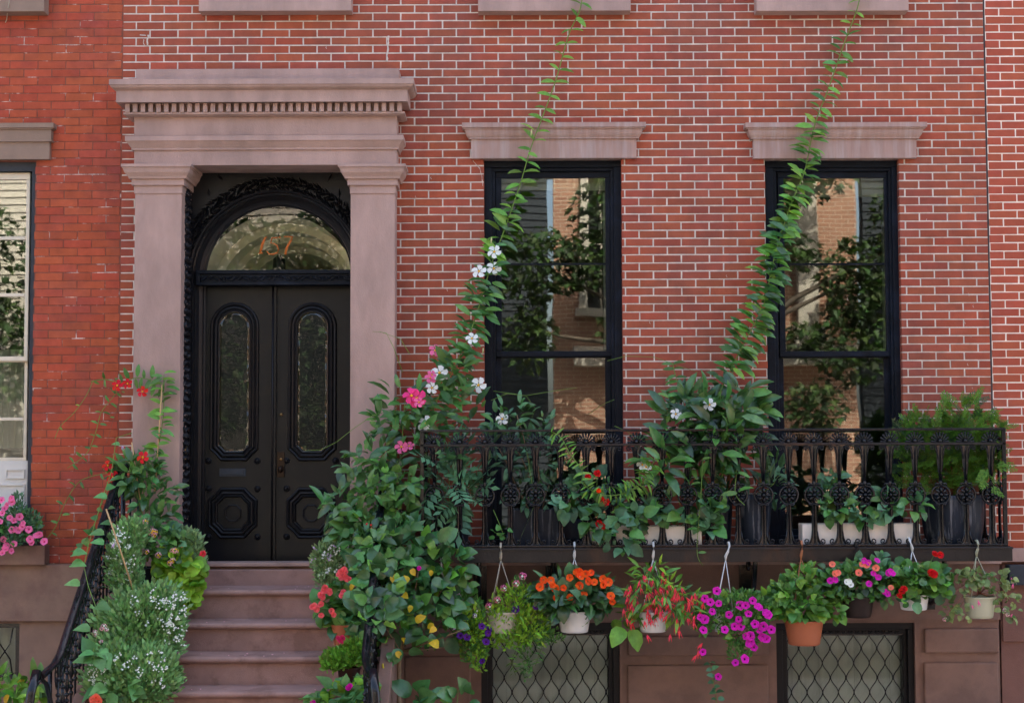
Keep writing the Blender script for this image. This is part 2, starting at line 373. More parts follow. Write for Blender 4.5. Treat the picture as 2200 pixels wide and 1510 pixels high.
def lay_bricks(house, x0, x1, z0, z1, holes, xj, zj, pitch, course, gap, m, single, sx0=None, gapz=None):
    """bricks between x0..x1; single(x,z) says which are built one by one"""
    gapz = gapz or gap
    L_, H_ = pitch - gap, course - gapz
    full = [brick_mesh("brick", L_, H_, 50 + k, m) for k in range(10)]
    rest = MB(); n = 0
    k0 = int(math.floor((zj - z1) / course)) - 1; k1 = int(math.ceil((zj - z0) / course)) + 1
    for k in range(k0, k1):
        zt = zj - k*course - gapz/2; zb = zt - H_
        if zt > z1 + .001 or zb < z0 - .001: 
            if zb >= z1 or zt <= z0: continue
            zt = min(zt, z1); zb = max(zb, z0)
            if zt - zb < .015: continue
        off = 0 if k % 2 == 0 else pitch/2
        a = xj - off - pitch*math.ceil((xj - off - x0)/pitch + 1)
        while a < x1:
            l, r = max(a + gap/2, x0), min(a + pitch - gap/2, x1)
            a += pitch
            if r - l < .02: continue
            segs = [(l, r)]
            for h in holes:
                if h[2] < zt - .004 and h[3] > zb + .004:
                    ns = []
                    for s in segs:
                        if h[1] <= s[0] or h[0] >= s[1]: ns.append(s); continue
                        if h[0] - s[0] > .012: ns.append((s[0], h[0]))
                        if s[1] - h[1] > .012: ns.append((h[1], s[1]))
                    segs = ns
            for s in segs:
                l2, r2 = s
                whole = abs((r2-l2) - L_) < 1e-5 and abs((zt-zb) - H_) < 1e-5
                proud = rnd.uniform(-.0012, .0012)
                dz = rnd.uniform(-.0008, .0008)
                if single((l2+r2)/2, (zt+zb)/2) and n < 300:
                    me = rnd.choice(full) if whole else brick_mesh("brick", r2-l2, zt-zb, rnd.random(), m)
                    put("brick", me, house, loc=(l2, -proud, zb+dz)); n += 1
                else:
                    c = .003; j = lambda: rnd.uniform(-.0011, .0011)
                    y0, y1 = -proud, .10; zb2, zt2 = zb+dz, zt+dz
                    rim = [(l2+j(),y0+c,zb2+j()),(r2+j(),y0+c,zb2+j()),(r2+j(),y0+c,zt2+j()),(l2+j(),y0+c,zt2+j())]
                    fr = [(rim[0][0]+c,y0+j()*.5,rim[0][2]+c),(rim[1][0]-c,y0+j()*.5,rim[1][2]+c),(rim[2][0]-c,y0+j()*.5,rim[2][2]-c),(rim[3][0]+c,y0+j()*.5,rim[3][2]-c)]
                    rest.add([(l2,y1,zb2),(r2,y1,zb2),(r2,y1,zt2),(l2,y1,zt2)]+rim+fr, [(8,9,10,11),(4,5,9,8),(5,6,10,9),(6,7,11,10),(7,4,8,11),(0,1,5,4),(1,2,6,5),(2,3,7,6),(3,0,4,7)])
    if rest.v: rest.build("brickwork", m, house, kind='stuff')

def PR(px0, px1, py0, py1, d=0):
    pm, xm = (py0+py1)/2, (px0+px1)/2
    return (X(px0, d, pm), X(px1, d, pm), Z(py1, d, xm), Z(py0, d, xm))
XL_MAIN, XR_MAIN = X(261.5, 0, 300), X(2124, 0, 500)
ZTAB = Z(1209, 0, 1100)            # top of the brownstone base
ZTOP = 6.75

# ---- ground
g = MB(); g.box(-60, 60, -5.5, 25, -.3, 0); g.build("sidewalk", mat("concrete_walk", (.36, .34, .31), .9, .15, 2, .3, 40), kind='structure')
g = MB(); g.box(-60, 60, -12.6, -5.5, -.42, -.14); g.build("road", mat("asphalt", (.06, .06, .062), .9, .2, 3, .5, 60), kind='structure')
g = MB(); g.box(-60, 60, -40, -12.6, -.3, .0); g.build("far_sidewalk", mat("concrete_walk_far", (.38, .36, .33), .9, .15, 2, .3, 40), kind='structure')

# ================================================================ number 157
house = thing("brick_house", "red brick row house with white joints, black double door and two tall black windows", "house", (0.3, 0, 0))
W1 = PR(1041, 1338, 342, 1168); W2 = PR(1649, 1938, 342, 1168)
ZDOORTOP = Z(355, .22, 570)
DX0, DX1 = -2.49, -1.13
ZSILL = Z(1221, .02, 590)
HD = (DX0, DX1, ZSILL, ZDOORTOP)
ENT = (X(291, 0, 600), X(846, 0, 600), 0, Z(152, 0, 570))
B1 = PR(1034, 1332, 1337, 1700); B2 = PR(1669, 1967, 1337, 1700)
mb = MB(); e = .003
grow = lambda h: (h[0]-e, h[1]+e, h[2]-e, h[3]+e)
holes_wall(mb, XL_MAIN + .004, XR_MAIN - .006, ZTAB, ZTOP, [grow(W1), grow(W2), grow(HD)], -.0035, -.32)
mb.build("wall", M['mortar'], house)
mb = MB(); holes_wall(mb, XL_MAIN, XR_MAIN, ZTOP, 11.6, [], 0, -.32); mb.build("upper_wall", M['brick'], house)
mb = MB(); mb.box(XL_MAIN, XR_MAIN, -.35, 9, 11.6, 11.8); mb.box(XL_MAIN, XR_MAIN, 8.8, 9, 0, 11.6); mb.build("roof", M['stone_grey'], house)
def single_main(x, z):
    px = 1100 + x/MPP; py = 957 - (z-2.6)/MPP
    return (855 < px < 1040 and 300 < py < 780) or (1335 < px < 1650 and 270 < py < 760)
lay_bricks(house, XL_MAIN, XR_MAIN - .008, ZTAB + .002, ZTOP, [W1, W2, ENT, (HD[0], HD[1], HD[2]-.5, HD[3])], XJ, ZROW0, PITCHX, COURSE, .0105, M['brick'], single_main, gapz=.0090)

for xw in (XL_MAIN + .01, XR_MAIN - .26):
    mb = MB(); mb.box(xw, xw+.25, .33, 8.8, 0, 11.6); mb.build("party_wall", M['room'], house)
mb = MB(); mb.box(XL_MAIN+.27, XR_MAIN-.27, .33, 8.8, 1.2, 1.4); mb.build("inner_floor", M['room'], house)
# base storey
mb = MB()
holes_wall(mb, X(262, .05, 1270), X(2148, .05, 1270), Z(1334, .05), ZTAB + .001, [], .05, -.32)
mb.build("base_band", M['base'], house, bevel=.006)
mb = MB(); holes_wall(mb, X(262, .02, 1400), X(2148, .02, 1400), 0, Z(1334, .05) - .001, [B1, B2], .015, -.32)
mb.build("base_wall", M['base'], house)
for r in [(1349, 1652, 1366, 1408), (1349, 1652, 1428, 1600), (1349, 1652, 1612, 1760), (1987, 2147, 1350, 1402), (1987, 2147, 1423, 1600), (1987, 2147, 1612, 1760), (868, 1012, 1346, 1392), (868, 1012, 1410, 1600)]:
    a = PR(*r, .045); mb = MB(); mb.box(a[0], a[1], -.045, .02, a[2], a[3]); mb.build("stone_block", M['base'], house, bevel=.012)
mb = MB(); a = PR(262, 2152, 1206, 1214, .09); mb.box(a[0], a[1], -.09, .1, a[2], a[3]); mb.build("water_table", M['stone'], house, bevel=.004)

def smear(pxs, rad, wob=.4):
    rr_ = random.Random(len(pxs)); mb = MB(); pts = []
    for a_, b_ in zip(pxs[:-1], pxs[1:]):
        for k in range(6): pts.append(W(a_[0] + (b_[0]-a_[0])*k/6 + rr_.uniform(-wob, wob)*2, a_[1] + (b_[1]-a_[1])*k/6, 0))
    mb.tube(pts, [rad*rr_.uniform(.3, 1.2) for _ in pts], 5); mb.build("mortar_smear", M['mortar'], house)
smear([(835, 78), (834, 100), (830, 140)], .008); smear([(318, 76), (316, 104)], .009); smear([(300, 76), (316, 77)], .005); smear([(308, 86), (310, 102)], .004)
smear([(1016, 345), (1030, 362), (1036, 380), (1037, 404)], .003); smear([(1338, 236), (1350, 238)], .006); smear([(1510, 112), (1522, 113)], .004); smear([(1325, 235), (1336, 233)], .005)
for q in [(925, 380), (892, 420), (890, 500), (921, 556), (1480, 250), (1610, 300), (1820, 640), (2080, 630), (2090, 655), (2072, 690), (2085, 720), (2078, 780), (2088, 830), (1990, 470), (1395, 690), (1610, 700), (1560, 590), (960, 620), (700, 100), (1100, 60)]:
    smear([q, (q[0] + 2, q[1] + 7)], .0022)
# second-storey sills
for a, b in [(427, 755), (1027, 1355), (1625, 1952)]:
    r = PR(a, b, -40, 24, .12); mb = MB(); mb.box(r[0], r[1], -.12, .05, r[2], r[3]); mb.build("window_sill", M['stone'], house, bevel=.004)

# window lintels
def lintel(x0, x1, ytop, ymid, ybot, m, parent, sc_=1.0, xi=19):
    """x0,x1: photo edges of the widest moulding"""
    xm = (x0+x1)/2
    zt = lambda y, d: Z(y, d, xm)
    d0 = .05
    a, b = X(x0+xi, d0, ytop), X(x1-xi, d0, ytop)
    dm = d0 + (X(x0+xi, 0, ytop) - X(x0, 0, ytop))
    prof = [(dm, zt(ytop, dm)), (dm, zt(ytop+10, dm)), (dm-.012, zt(ytop+11, dm)), (dm-.012, zt(ytop+13, dm))]
    for k in range(7):
        t = k/6; prof.append((d0 + .012 + (dm-.024-d0-.012)*(cos(t*pi/2)), zt(ytop+13 + (ymid-5-ytop-13)*sin(t*pi/2)*.5 + (ymid-5-ytop-13)*t*.5, dm)))
    prof += [(d0+.018, zt(ymid-4, d0)), (d0+.018, zt(ymid, d0)), (d0, zt(ymid, d0)+.001), (d0, zt(ybot, d0))]
    mb = MB(); moulding(mb, a, b, prof, -.06, d0); mb.build("window_lintel", m, parent)
lintel(993, 1386, 263, 299, 340, M['stone_streak'], house)
lintel(1599, 1987, 263, 299, 340, M['stone_streak'], house)

# windows
def pring(mb, px0, px1, py0, py1, w, df, db, wb=None, wt=None):
    a = PR(px0, px1, py0, py1, df); ww = w*MPP; wb = (wb if wb is not None else w)*MPP; wt = (wt if wt is not None else w)*MPP
    mb.box(a[0], a[0]+ww, -df, -db, a[2]+wb, a[3]-wt); mb.box(a[1]-ww, a[1], -df, -db, a[2]+wb, a[3]-wt)
    mb.box(a[0], a[1], -df, -db, a[3]-wt, a[3]); mb.box(a[0], a[1], -df, -db, a[2], a[2]+wb)
    return (a[0]+ww, a[1]-ww, a[2]+wb, a[3]-wt)
def rect_pane(mb, r, d, th=.005): mb.box(r[0], r[1], -d, -d+th, r[2], r[3]); return mb
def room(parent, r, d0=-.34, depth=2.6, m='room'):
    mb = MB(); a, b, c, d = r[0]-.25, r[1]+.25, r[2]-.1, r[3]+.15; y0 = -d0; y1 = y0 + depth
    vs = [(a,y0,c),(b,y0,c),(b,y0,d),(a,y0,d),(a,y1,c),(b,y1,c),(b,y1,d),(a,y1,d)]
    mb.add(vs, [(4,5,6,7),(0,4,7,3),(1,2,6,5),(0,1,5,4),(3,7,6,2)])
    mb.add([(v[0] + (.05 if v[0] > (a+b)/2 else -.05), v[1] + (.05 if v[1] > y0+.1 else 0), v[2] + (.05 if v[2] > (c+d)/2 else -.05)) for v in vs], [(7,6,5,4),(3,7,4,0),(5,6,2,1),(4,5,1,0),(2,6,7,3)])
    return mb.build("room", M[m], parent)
def tall_window(parent, x0, x1, yb, blind_y, xr_shift=0):
    yt = 346; fr = MB()
    r = pring(fr, x0, x1, yt, yb, 17, -.06, -.16, wb=10, wt=14)
    r = pring(fr, x0+15, x1-15, yt+13, yb-8, 9, -.085, -.2, wb=10, wt=9)
    pring(fr, x0+12, x1-12, yt+10, yb-6, 4, -.07, -.2, wb=4, wt=4)
    f = fr.build("window", M['frame'], parent, bevel=.004)
    s = MB(); pring(s, x0+24, x1-24, yt+21, 766, 13, -.12, -.155, wb=12, wt=16); s.build("sash", M['frame'], f, bevel=.004)
    s = MB(); pring(s, x0+24, x1-24, 760, yb-14, 13, -.16, -.195, wb=18, wt=9); s.build("sash", M['frame'], f, bevel=.004)
    gr = PR(x0+36, x1-36, yt+36, 757, -.14); mb = MB(); rect_pane(mb, gr, -.137); mb.build("pane", M['glass'], f)
    gr2 = PR(x0+36, x1-36, 766, yb-30, -.18); mb = MB(); rect_pane(mb, gr2, -.177); mb.build("pane", M['glass'], f)
    mb = MB(); a = PR(x0+36, x1-36, 566, 569.5, -.14); mb.box(a[0], a[1], .131, .142, a[2], a[3]); mb.build("inner_rail", M['frame'], f)
    mb = MB(); a = PR(x0+32, x1-32, yt+30, blind_y, -.30); mb.box(a[0], a[1], .212, .214, a[2], a[3])
    mb.box(a[0], a[1], .208, .222, a[2]-.014, a[2]); mb.build("roller_blind", M['blind'], f)
    mb = MB(); a = PR(x1-41, x1-33, blind_y+4, 750, -.28); mb.box(a[0], a[1], .28, .33, a[2], a[3]); mb.build("inner_casing", M['white_wood'], f)
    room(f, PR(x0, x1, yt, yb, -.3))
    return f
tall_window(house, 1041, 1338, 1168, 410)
tall_window(house, 1649, 1939, 1168, 424)

# basement windows with iron grilles
def grille(mb, x0, x1, z0, z1, y, period, half, r=.0042):
    n = int((x1-x0)/(period/2)) + 2
    for i in range(n):
        pts = []; xc = x0 + (i+.25)*period/2 - period*.12
        steps = int((z1-z0)/half*8)
        for k in range(steps+1):
            z = z1 - k*(z1-z0)/steps
            ph = (z1 - z)/half*pi
            x = xc + (-1)**i * period*.235*cos(ph)
            pts.append((min(max(x, x0+.003), x1-.003), y + (.004 if i % 2 else -.004), z))
        mb.tube(pts, r, 5)
def base_window(parent, x0, x1, hx0, hx1, slats, shade=True, y1=1337):
    fr = MB(); r = pring(fr, x0, x1, y1, 1700, 14, -.02, -.14, wt=14); r2 = pring(fr, x0+12, x1-12, y1+12, 1695, 12, -.06, -.17, wt=12)
    f = fr.build("basement_window", M['carved'], parent, bevel=.004)
    mb = MB(); rect_pane(mb, PR(x0+20, x1-20, y1+20, 1690, -.15), -.148); mb.build("pane", M['glass_low'], f)
    a = PR(x0+16, x1-16, y1+16, 1690, -.2)
    w_ = (a[1]-a[0])/slats
    for k in range(slats):
        mb = MB(); mb.box(a[0]+k*w_+.001, a[0]+(k+1)*w_-.001, .2+(.003 if k % 2 else 0), .206+(.003 if k % 2 else 0), a[2], a[3]); mb.build("blind_slat", M['shade'], f)
    mb = MB(); a = PR(x0+24, x1-24, y1+24, 1690, -.06)
    grille(mb, a[0], a[1], a[2], a[3], .075, 33.5*MPP, 31*MPP)
    mb.box(a[0], a[1], .067, .083, a[3]-.012, a[3]+.004)
    mb.build("iron_grille", M['iron'], f)
    mb = MB()
    k = 0; xx = a[0]+.03
    while xx < a[1]-.02:
        mb.tube([(xx-.014, .055, a[3]+.022), (xx, .055, a[3]+.004), (xx+.014, .055, a[3]+.022)], .005, 5); xx += .05
    mb.build("iron_fringe", M['iron'], f)
    return f
base_window(house, 1034, 1332, 0, 0, 7)
base_window(house, 1669, 1967, 0, 0, 7)

# ---- entrance surround
ent = MB(); 
def P_(d, y, xm=570): return (d, Z(y, d, xm))
surround = MB()
d0 = .22; a, b = X(288, d0, 280), X(852, d0, 280)
prof = [P_(.33, 249), P_(.33, 250), P_(d0, 251), P_(d0, 291)]
moulding(surround, a, b, [P_(d0, 244), P_(d0, 291)], -.01, d0)
moulding(surround, a, b, [P_(.275, 291), P_(.275, 302), P_(.268, 303), P_(.235, 318), P_(.235, 322), P_(d0+.001, 322.5)], -.01, d0)
moulding(surround, X(288, d0, 340), X(852, d0, 340), [P_(d0, 321), P_(d0, 355)], -.12, d0)
entab = surround.build("entablature", M['stone'], house, bevel=.002)
mb = MB(); a2, b2 = X(292, .2, 160), X(857, .2, 160); moulding(mb, a2, b2, [P_(.2, 148), P_(.2, 172)], -.01, .2); mb.build("blocking_course", M['stone'], entab, bevel=.004)
mb = MB()
aa, bb = X(285, .22, 200), X(846, .22, 200)
A = .22 + (aa - X(234, .40, 176)) ; 
prof = [P_(.40, 169.5), P_(.40, 181), P_(.392, 182), P_(.387, 186), P_(.37, 190), P_(.35, 193), P_(.345, 194), P_(.345, 219), P_(.30, 220.5), P_(.255, 221)]
# scale the overhang so that the top fillet reaches the photo's edges
k = (aa - X(234, .40, 176)) / (.40 - .22)
rings = []
for d, z in prof:
    o = (d - .22)*k
    rings.append([(aa-o, .01, z), (aa-o, -d, z), (bb+o*1.2, -d, z), (bb+o*1.2, .01, z)])
vs = [q for r in rings for q in r]; fs = []
for i in range(len(prof)-1):
    for j in range(3): fs.append((i*4+j, (i+1)*4+j, (i+1)*4+j+1, i*4+j+1))
fs.append((0, 1, 2, 3)); kk = (len(prof)-1)*4; fs.append((kk+3, kk+2, kk+1, kk)); mb.add(vs, fs)
mb.build("cornice", M['stone'], entab)
mb = MB(); moulding(mb, X(288, .22, 240), X(852, .22, 240), [P_(.245, 221), P_(.245, 240), P_(.285, 241), P_(.285, 245), P_(.25, 250), P_(.221, 251)], -.01, .22)
mb.build("bed_moulding", M['stone'], entab)
dm = MB(); x = X(270, .28, 230); x_end = X(864, .28, 230); zt, zb = Z(221.5, .3, 570), Z(240.5, .3, 570); pitch = 16.9*MPP*.975
dm.box(0, pitch*.56, 0, .055, 0, zt-zb-.003); dme = dm.mesh("dentil", M['stone'])
while x < x_end:
    put("dentil", dme, entab, loc=(x, -.298, zb+.0015)); x += pitch

def pilaster(x0, x1, cx0, cx1, side):
    d0 = .22; p = MB()
    a, b = X(x0, d0, 700), X(x1, d0, 700)
    p.box(a, b, -d0, .12, ZSILL-.12, Z(415, d0, x0))
    o = p.build("pilaster", M['stone'], house, bevel=.005)
    c = MB(); z = lambda y, d: Z(y, d, x0)
    prof = [P_(.31, 352, x0), P_(.31, 358, x0), P_(.302, 359, x0), P_(.302, 361, x0), P_(.298, 362, x0), P_(.290, 370, x0), P_(.268, 379, x0), P_(.262, 384, x0), P_(.245, 384.5, x0), P_(.245, 398, x0), P_(.228, 399, x0), P_(.228, 416, x0)]
    moulding(c, a, b, prof, -.12, d0 + .004); c.build("capital", M['stone'], o)
    return o
pilaster(287, 388, 268, 405, 0); pilaster(752.5, 848, 733, 866, 1)
# soffit/backs of lintel
mb = MB(); mb.box(X(388, .2, 600)-.01, X(753, .2, 600)+.01, -.215, .119, ZDOORTOP + .002, ZDOORTOP+.1); mb.build("entrance_lintel", M['stone'], house)

# wood recess: carved jambs, arch, transom
D1, D2 = -.12, -.25
acx, acz = X(594, D1, 594), Z(596, D1, 594)
R1 = 190*12.12/FPX; RG = 157*12.2/FPX
# spandrel board with an arched opening
mb = MB(); n = 48; ztop = ZDOORTOP
outer = []; inner = []
for i in range(n+1):
    t = pi - pi*i/n; cx, cz_ = cos(t), sin(t)
    inner.append((acx + R1*cx, acz + R1*cz_))
    s = 10
    if cx < -1e-6: s = min(s, (DX0 - acx)/cx)
    if cx > 1e-6: s = min(s, (DX1 - acx)/cx)
    if cz_ > 1e-6: s = min(s, (ztop - acz)/cz_)
    outer.append((acx + s*cx, acz + s*cz_))
vs = [(x, -D1, z) for x, z in inner] + [(x, -D1, z) for x, z in outer]
mb.add(vs, [(i, i+1, n+1+i+1, n+1+i) for i in range(n)])
for cx_, cz2 in ((DX0, ztop), (DX1, ztop)):
    pass
woodwork = mb.build("arch_surround", M['carved'], house)
mb = MB()   # full back board behind everything so no gap shows
mb.box(DX0, DX1, .27, .30, ZSILL, acz); 
for i in range(n):
    a_, b_ = inner[i], inner[i+1]; o_, p_ = outer[i], outer[i+1]
    mb.add([(a_[0], .118, a_[1]), (b_[0], .118, b_[1]), (p_[0], .118, p_[1]), (o_[0], .118, o_[1]), (a_[0], .26, a_[1]), (b_[0], .26, b_[1])], [(3,2,1,0), (0,1,5,4)])
mb.build("frame_backing", M['carved'], woodwork)
path = [(acx - R1, ZSILL)] + [(acx + R1*cos(pi - pi*i/40), acz + R1*sin(pi - pi*i/40)) for i in range(41)] + [(acx + R1, ZSILL)]
mb = MB(); mb.sm = False
pr = [(.0, .125), (.0, .105), (-.008, .100), (-.016, .105), (-.016, .125), (-.020, .132), (-.030, .13), (-.034, .145), (-.042, .16), (-.046, .158), (-.052, .165), (-.07, .19), (-.085, .20), (-.095, .205), (-.10, .225), (-.113, .235), (-.113, .25)]
mb.sweep(path, pr); mb.build("arch_moulding", M['black_wood'], woodwork)
# carved leaves round the arch and up the jambs
cv = MB(); r = random.Random(3)
def carve_leaf(c, ang, l, w_, nrm='y', lift=.02):
    # pointed raised leaf lying in plane; ang from x axis
    u = Vector((cos(ang), 0, sin(ang))); v = Vector((-sin(ang), 0, cos(ang))); y = Vector((0, -1, 0))
    if nrm == 'x': u = Vector((0, cos(ang), sin(ang))); v = Vector((0, -sin(ang), cos(ang))); y = Vector((1, 0, 0))
    pts = [c - u*l*.5, c - u*l*.1 + v*w_*.5, c + u*l*.5, c - u*l*.1 - v*w_*.5, c + y*lift + u*l*.05, c - u*l*.25 + y*lift*.7, c + u*l*.3 + y*lift*.8]
    cv.add(pts, [(0,1,5), (1,4,5), (1,2,6), (1,6,4), (0,5,3), (3,5,4), (3,6,2), (3,4,6)])
for i in range(96):
    t = pi*.02 + pi*.96*i/95
    for row in range(3):
        rr = R1 + .018 + row*.034 + r.uniform(-.008, .008)
        c = Vector((acx + rr*cos(t), -D1 - .004, acz + rr*sin(t)))
        if c.z > ztop - .02 or c.x < DX0 + .01 or c.x > DX1 - .01: continue
        carve_leaf(c, t + pi/2 + (.7 if row % 2 else -.7) + r.uniform(-.3, .3), r.uniform(.05, .075), r.uniform(.018, .028), lift=r.uniform(.014, .03))
for i in range(70):
    x = r.uniform(DX0+.03, DX1-.03); z = r.uniform(acz+.25, ztop-.02)
    if (x-acx)**2 + (z-acz)**2 < (R1+.13)**2: continue
    carve_leaf(Vector((x, -D1-.003, z)), r.uniform(0, pi), r.uniform(.05, .1), r.uniform(.015, .03), lift=.016)
z = ZSILL + .05; i = 0
while z < ztop - .05:
    for y in (-.085, -.045, -.005, .035, .075):
        carve_leaf(Vector((DX0 + .012, y + r.uniform(-.01, .01), z + r.uniform(-.01, .01))), pi/2 + (.8 if i % 2 else -.8) + r.uniform(-.25, .25), r.uniform(.05, .075), .026, 'x', lift=r.uniform(.012, .028))
    z += .028; i += 1
cv.build("carved_leafwork", M['carved'], woodwork, kind='stuff')
mb = MB(); mb.box(DX0-.05, DX0+.01, -.12, .25, ZSILL, ztop); mb.box(DX1-.01, DX1+.05, -.1, .25, ZSILL, ztop); mb.build("jamb_board", M['carved'], woodwork)
# fanlight pane and number
gx, gz = X(594, -.22, 598), Z(598, -.22, 594)
mb = MB(); n = 40; zb_ = Z(582, -.22, 594)
pts = [(gx + RG*1.03*cos(pi*i/n), gz + RG*1.03*sin(pi*i/n)) for i in range(n+1)]
pts = [(x, max(z, zb_)) for x, z in pts]
mb.add([(x, .235, z) for x, z in pts], [tuple(range(len(pts)-1, -1, -1))]); mb.build("fanlight_pane", M['glass_door'], woodwork)
def stroke_num(pxs, name="house_number"):
    mb = MB()
    for s in pxs:
        mb.tube([Vector((X(px, -.225, py), .229, Z(py, -.225, px))) for px, py in s], .0062, 5)
    mb.build(name, M['gold'], woodwork)
def cvt(c): return [(380 + x/5.39, 360 + y/5.39) for x, y in c]
stroke_num([cvt([(1035, 800), (1005, 865), (985, 925), (968, 990)]), cvt([(1020, 812), (985, 880), (960, 980)]), cvt([(948, 992), (995, 992)])])
stroke_num([cvt([(1165, 812), (1100, 812), (1085, 875), (1120, 878), (1160, 905), (1178, 950), (1160, 985), (1110, 1005), (1065, 1000), (1042, 970)]), cvt([(1180, 800), (1200, 815)])])
stroke_num([cvt([(1235, 800), (1345, 800), (1320, 850), (1290, 905), (1270, 960), (1262, 1010)]), cvt([(1335, 812), (1300, 870), (1265, 930), (1250, 1005)])])
# transom bar with scrollwork
mb = MB(); a = PR(421, 778, 580, 612, -.13)
mb.box(a[0], a[1], .13, .27, a[3]-.028, a[3]); mb.box(a[0], a[1], .13, .27, a[2], a[2]+.022)
mb.box(a[0], a[0]+.03, .13, .27, a[2]+.022, a[3]-.028); mb.box(a[1]-.03, a[1], .13, .27, a[2]+.022, a[3]-.028); mb.box(a[0]+.03, a[1]-.03, .15, .27, a[2]+.022, a[3]-.028)
trans = mb.build("transom_bar", M['frame'], house, bevel=.003)
mb = MB(); zc = (a[2]+a[3])/2 - .003; xc = (X(421, -.13)+X(756, -.13))/2
def spiral(cx, cy, cz, r0, turns, sgn, start, y, n=14, plane='xz'):
    out = []
    for i in range(n+1):
        t = i/n; rr = r0*(1 - .8*t); an = start + sgn*turns*2*pi*t
        out.append((cx + rr*cos(an), y, cz + rr*sin(an)))
    return out
for sgn in (-1, 1):
    for k in range(5):
        cx = xc + sgn*(.045 + k*.115); up = 1 if k % 2 else -1
        mb.tube(spiral(cx, 0, zc - .001*up, .024, 1.3, up*sgn, pi if sgn > 0 else 0, .141), .0042, 5)
        mb.tube([(cx + sgn*.02, .142, zc - up*.01), (cx + sgn*.05, .140, zc + up*.016), (cx + sgn*.08, .142, zc + up*.014), (cx + sgn*.10, .142, zc - up*.012)], [.006, .005, .004, .002], 5)
        mb.tube([(cx + sgn*.045, .142, zc - up*.02), (cx + sgn*.065, .138, zc - up*.006), (cx + sgn*.085, .142, zc + up*.002)], [.003, .006, .003], 5)
for k in range(-1, 2):
    mb.ball((xc + k*.012, .141, zc + (.012 if k else -.012)), .007, 6, 4)
mb.build("carved_scrolls", M['frame'], trans)

# doors
def arch_path(x0, x1, ytop, ybot, cut, d):
    xa, xb = X(x0, d, ybot), X(x1, d, ybot); r_ = (xb-xa)/2; xc = (xa+xb)/2
    zt = Z(ytop, d, x0); zb = Z(ybot, d, x0); c = cut*MPP
    p = [(xa, zb+c)]
    for i in range(21): 
        t = pi - pi*i/20; p.append((xc + r_*cos(t), zt - r_ + r_*sin(t)))
    p += [(xb, zb+c), (xb-c*.45, zb+c*.6), (xb-c, zb), (xa+c, zb), (xa+c*.45, zb+c*.6)]
    return p
def oct_path(x0, x1, y0, y1, cut, d, concave=True):
    a = PR(x0, x1, y0, y1, d); c = cut*MPP; k = .45 if concave else .5; k2 = .6 if concave else .5
    xa, xb, zb, zt = a
    return [(xa, zb+c), (xa, zt-c), (xa+c*k, zt-c*k2) if concave else (xa+c*.5, zt-c*.5), (xa+c, zt), (xb-c, zt), (xb-c*k, zt-c*k2) if concave else (xb-c*.5, zt-c*.5), (xb, zt-c), (xb, zb+c),
            (xb-c*k, zb+c*k2) if concave else (xb-c*.5, zb+c*.5), (xb-c, zb), (xa+c, zb), (xa+c*k, zb+c*k2) if concave else (xa+c*.5, zb+c*.5)]
RIDGE = [(-.002, 0), (0, .012), (.004, .022), (.010, .024), (.014, .016), (.018, .014), (.024, .020), (.032, .026), (.040, .024), (.046, .012), (.050, .010), (.056, .020), (.064, .024), (.072, .020), (.076, .004), (.078, -.002)]
def door(x0, x1, dx, hand):
    D = -.25
    mb = MB(); a = PR(x0, x1, 618, 1219, D); mb.box(a[0], a[1], -D, -D+.05, a[2], a[3])
    o = mb.build("door", M['black_wood'], house, bevel=.003)
    p = arch_path(471+dx, 534+dx, 671, 969, 13, D)
    mb = MB(); mb.sm = False; mb.sweep(p, [(q, -D - h) for q, h in RIDGE], closed=True); mb.build("glass_moulding", M['black_wood'], o)
    mb = MB(); mb.add([(x, -D-.004, z) for x, z in p], [tuple(range(len(p)))]); mb.build("pane", M['glass_door'], o)
    ip = arch_path(475+dx, 530+dx, 676, 965, 10, D); mb = MB(); k = len(p)
    mb.add([(x, -D-.0045, z) for x, z in p] + [(x, -D-.0075, z) for x, z in ip], [(i, (i+1) % k, k+(i+1) % k, k+i) for i in range(k)]); mb.build("bevelled_edge", M['bevel_glass'], o)
    mb = MB(); mb.sweep(oct_path(468+dx, 532+dx, 1068, 1135, 15, D), [(q, -D - h*1.1) for q, h in RIDGE], closed=True); mb.build("panel_moulding", M['black_wood'], o)
    mb = MB(); mb.sweep(oct_path(486+dx, 515+dx, 1087, 1117, 8, D, False), [(-.002, -D), (0, -D-.012), (.006, -D-.014), (.012, -D-.01), (.014, -D)], closed=True)
    q = oct_path(486+dx, 515+dx, 1087, 1117, 8, D, False); mb.add([(x, -D-.003, z) for x, z in q], [tuple(range(len(q)))])
    mb.build("octagon_boss", M['black_wood'], o)
    for rx, ry in ((448, 990), (553, 990), (448, 1050), (553, 1050), (448, 1153), (553, 1153)):
        mb = MB(); c = (X(rx+dx, D, ry), -D, Z(ry, D, rx))
        v = [(.026, 0), (.026, .006), (.021, .010), (.017, .007), (.013, .009), (.011, .016), (.006, .021), (.001, .022)]
        n = 14; vs = []; fs = []
        for rr, h in v:
            for j in range(n): vs.append((c[0]+rr*cos(2*pi*j/n), c[1]-h, c[2]+rr*sin(2*pi*j/n)))
        for i in range(len(v)-1):
            for j in range(n): fs.append((i*n+j, (i+1)*n+j, (i+1)*n+(j+1) % n, i*n+(j+1) % n))
        mb.add(vs, fs); mb.build("rosette", M['black_wood'], o)
    mb = MB(); 
    return o
ld = door(419, 584.5, 0, 0); rd = door(586.5, 756, 168, 1)
mb = MB(); a = PR(578, 592, 616, 1219, -.22); mb.box(a[0], a[1], .222, .25, a[2], a[3]); mb.tube([((a[0]+a[1])/2, .221, a[2]), ((a[0]+a[1])/2, .221, a[3])], .009, 8); mb.build("meeting_strip", M['black_wood'], ld)
